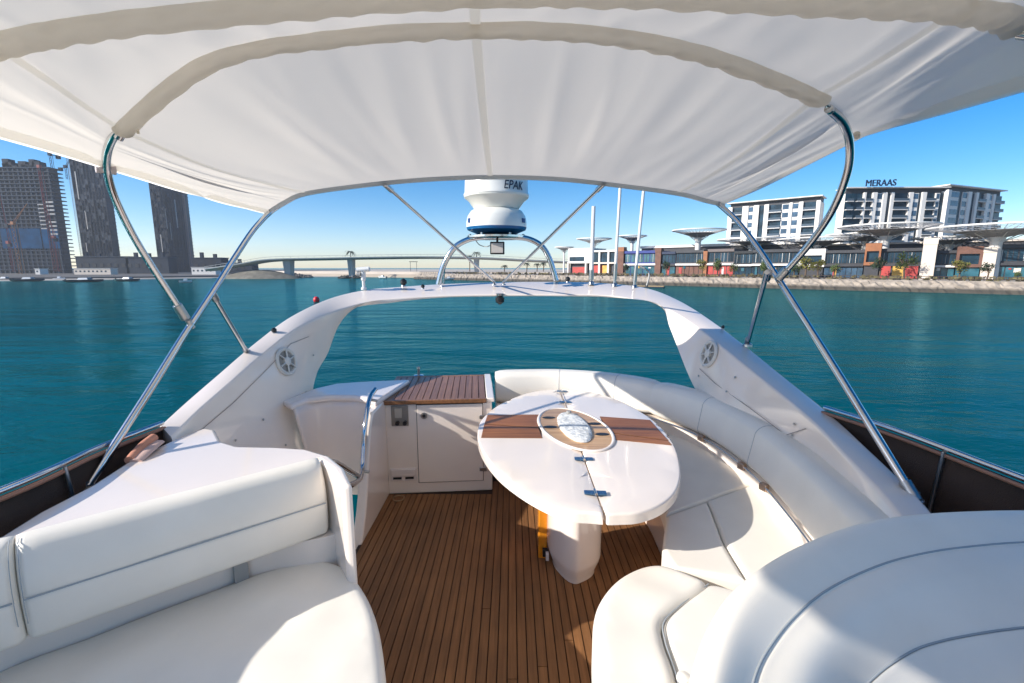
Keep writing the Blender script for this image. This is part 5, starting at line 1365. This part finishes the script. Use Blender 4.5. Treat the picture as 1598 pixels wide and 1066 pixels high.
# velcro straps at the side edge
for p, w_ in ((P(166, 264, 2.09), .05), (P(1338, 211, 2.09), .06)):
    V, Fa = tube_data([p + Vector((-.025, -w_ / 2, 0)), p + Vector((.02, w_ / 2, 0))], .022 if p.x < 0 else .012, 12, .02 if p.x < 0 else .008); mk('strap', V, Fa, velcro if p.x < 0 else canvas, t)
tube('loose_strap', cat([P(207, 193, 1.93), P(213, 198, 1.93), P(216, 209, 1.93)], 4), .005, canvas2, t, seg=6)
adopt(t)

# ================================================================ ON THE ARCH
t = thing('radar_hoop', 'polished steel double hoop carrying the radar domes on the arch', 'mast', P(776, 440, 5.25))
for Y in (5.1, 5.34):
    tube('hoop', cat([P(684 if Y < 5.2 else 690, 444, Y), P(692, 415, Y), P(708, 388, Y), P(728, 375, Y), P(750, 370.5, Y), P(776, 369, Y), P(802, 370, Y), P(825, 373, Y), P(845, 384, Y), P(858, 405, Y), P(868, 438, Y)], 8), .03, steel, t, seg=14)
c = P(775, 370, 5.22)
lathe('mount_plate', [(.30, -.02), (.335, -.012), (.335, .008), (.30, .014), (.02, .016)], c, steel, t, seg=40)
for k in range(6):
    a = k * PI / 3; lathe('bolt', [(.014, 0), (.014, .02), (.003, .022)], c + Vector((.3 * math.cos(a), .3 * math.sin(a), .012)), steel_d, t, seg=8)
adopt(t)
def zpx(y): return P(775, y, 5.22).z
CX, CY = c.x, c.y
k_ = 5.22 / F * 1.015
t = thing('radar_dome', 'low white radome with blue underside on the steel hoop', 'radome', (CX, CY, zpx(366)))
lathe('base', [(27 * k_, zpx(367)), (34 * k_, zpx(363.5)), (43.5 * k_, zpx(359.5)), (45 * k_, zpx(355.5))], (CX, CY, 0), domeb, t)
lathe('cover', [(45 * k_, zpx(355.5)), (45 * k_, zpx(347)), (43 * k_, zpx(338)), (38 * k_, zpx(330)), (33 * k_, zpx(327.4)), (2 * k_, zpx(327))], (CX, CY, 0), domew, t)
adopt(t)
for sx, n in ((.50, 2), (-.78, 2)):
    pass
mb = MB()
for a in (-.55, -.50, -.45, -2.58, -2.63): 
    r = 45.3 * k_; p = Vector((CX + r * math.cos(a), CY + r * math.sin(a), zpx(346.5))); mb.box(p, (.022, .012, .045), a + PI / 2)
o = mb.build('printed_mark', bluedot, t); o.location = -t.location
t = thing('satellite_dome', 'tall white satellite dome printed with dark letters, top hidden by the canopy', 'satellite dome', (CX, CY, zpx(326)))
lathe('base', [(33 * k_, zpx(327)), (34 * k_, zpx(325.5)), (41 * k_, zpx(315)), (47.5 * k_, zpx(309.5)), (48 * k_, zpx(307))], (CX, CY, 0), domew, t)
lathe('cover', [(48.5 * k_, zpx(307)), (48.5 * k_, zpx(304.5)), (47 * k_, zpx(302)), (46 * k_, zpx(280)), (45.5 * k_, zpx(255)), (43 * k_, zpx(235)), (36 * k_, zpx(222)), (22 * k_, zpx(213)), (3 * k_, zpx(210))], (CX, CY, 0), domew, t)
me = text_mesh('EPAK', .125, .002); sh_ = .18
for v in me.vertices:
    x, y, z = v.co; r = 47.6 * k_ + z; a = -PI / 2 + .58 + (x + y * sh_) / (46 * k_) * .80
    v.co = Vector((CX + r * math.cos(a), CY + r * math.sin(a), zpx(302) + y * .98))
me.materials.append(letter); o = bpy.data.objects.new('lettering', me); col.objects.link(o); o.parent = t
adopt(t)
t = thing('flood_lamp', 'small black square flood lamp hanging under the radar plate', 'lamp', P(776, 388, 5.0))
p = P(776, 387, 5.0)
box('housing', p + Vector((0, .03, 0)), (.155, .06, .135), black, t, bevel=.008); box('face', p + Vector((0, -.004, 0)), (.125, .012, .105), lampface, t, bevel=.003)
tube('bracket', [p + Vector((0, .04, .06)), P(776, 372, 5.1)], .012, black, t)
tube('cable', cat([p + Vector((-.05, .05, .05)), P(760, 385, 5.1), P(748, 382, 5.15), P(742, 374, 5.2)], 6), .005, greyp, t, seg=6)
adopt(t)
antm = M('antenna_white', (.74, .74, .73), .4)
def antenna(px, yb, yt, Y, pxt, r, label):
    b = P(px, yb, Y); e = P(pxt, yt, Y); t = thing('whip_antenna', label, 'antenna', b, 'white antennas on the arch')
    d_ = (e - b); tube('whip', [b + d_ * .12, e], r, antm, t); tube('ferrule', [b + d_ * .03, b + d_ * .16], r * 1.35, steel_d, t)
    lathe('mount', [(.035, -.03), (.03, 0), (.018, .012), (.016, .05), (.004, .05)], b, steel_d, t, seg=12); adopt(t)
antenna(922.5, 440, 322, 5.15, 926.5, .021, 'short thick white antenna, leftmost of the three')
antenna(959, 443, 240, 5.1, 971, .0165, 'tall thin white antenna in the middle')
antenna(990, 446, 240, 5.05, 1010, .0165, 'tall white antenna leaning right, rightmost of the three')
t = thing('horn_hook', 'small bent black tube beside the rightmost antenna', 'hook', P(1012, 440, 5.1))
tube('tube', cat([P(1009, 446, 5.05), P(1013, 430, 5.07), P(1009, 421, 5.1), P(999, 416, 5.12)], 6), .009, greyp, t, seg=8); lathe('foot', [(.018, 0), (.016, .01), (.003, .012)], P(1009, 447, 5.05), black, t, seg=10); adopt(t)
t = thing('search_light', 'white T shaped searchlight on a short stem at the left of the arch', 'searchlight', P(569, 452, 4.85))
b = P(568, 452, 4.85)
lathe('stem', [(.03, 0), (.028, .02), (.016, .03), (.016, .09), (.024, .10), (.026, .2)], b, antm, t, seg=14)
V, Fa = tube_data([b + Vector((-.06, 0, .205)), b + Vector((.07, 0, .215))], .036, 14, .026); mk('head', V, Fa, antm, t)
V, Fa = tube_data([b + Vector((-.06, -.02, .16)), b + Vector((-.02, -.02, .16))], .02, 10); mk('lens', V, Fa, greyp, t)
adopt(t)
def knob(px, py, Y, r, label, hang=False):
    p = P(px, py, Y); t = thing('deck_fitting', label, 'fitting', p, 'small black fittings on the arch')
    s = -1 if hang else 1
    lathe('base', [(r * .9, 0), (r * .8, s * r * .5), (r * .4, s * r * .7)], p, steel_d, t, seg=12); lathe('cap', [(r * .5, s * r * .6), (r * 1.05, s * r * 1.1), (r * 1.0, s * r * 2.0), (r * .2, s * r * 2.6)], p, black, t, seg=14); adopt(t)
knob(630, 447.5, 5.1, .035, 'black mushroom shaped light right of the searchlight')
knob(660, 451, 4.95, .02, 'tiny black fitting left of the hoop leg')
knob(886, 441, 5.1, .026, 'small black fitting right of the hoop')
knob(780, 458, 4.84, .045, 'black light hanging under the middle of the arch', True)
knob(428, 521, 3.68, .02, 'small black cleat on the left arch edge')
knob(1128, 514, 3.93, .014, 'small black cleat on the right arch edge')
import sys
print('objects', len(bpy.data.objects))
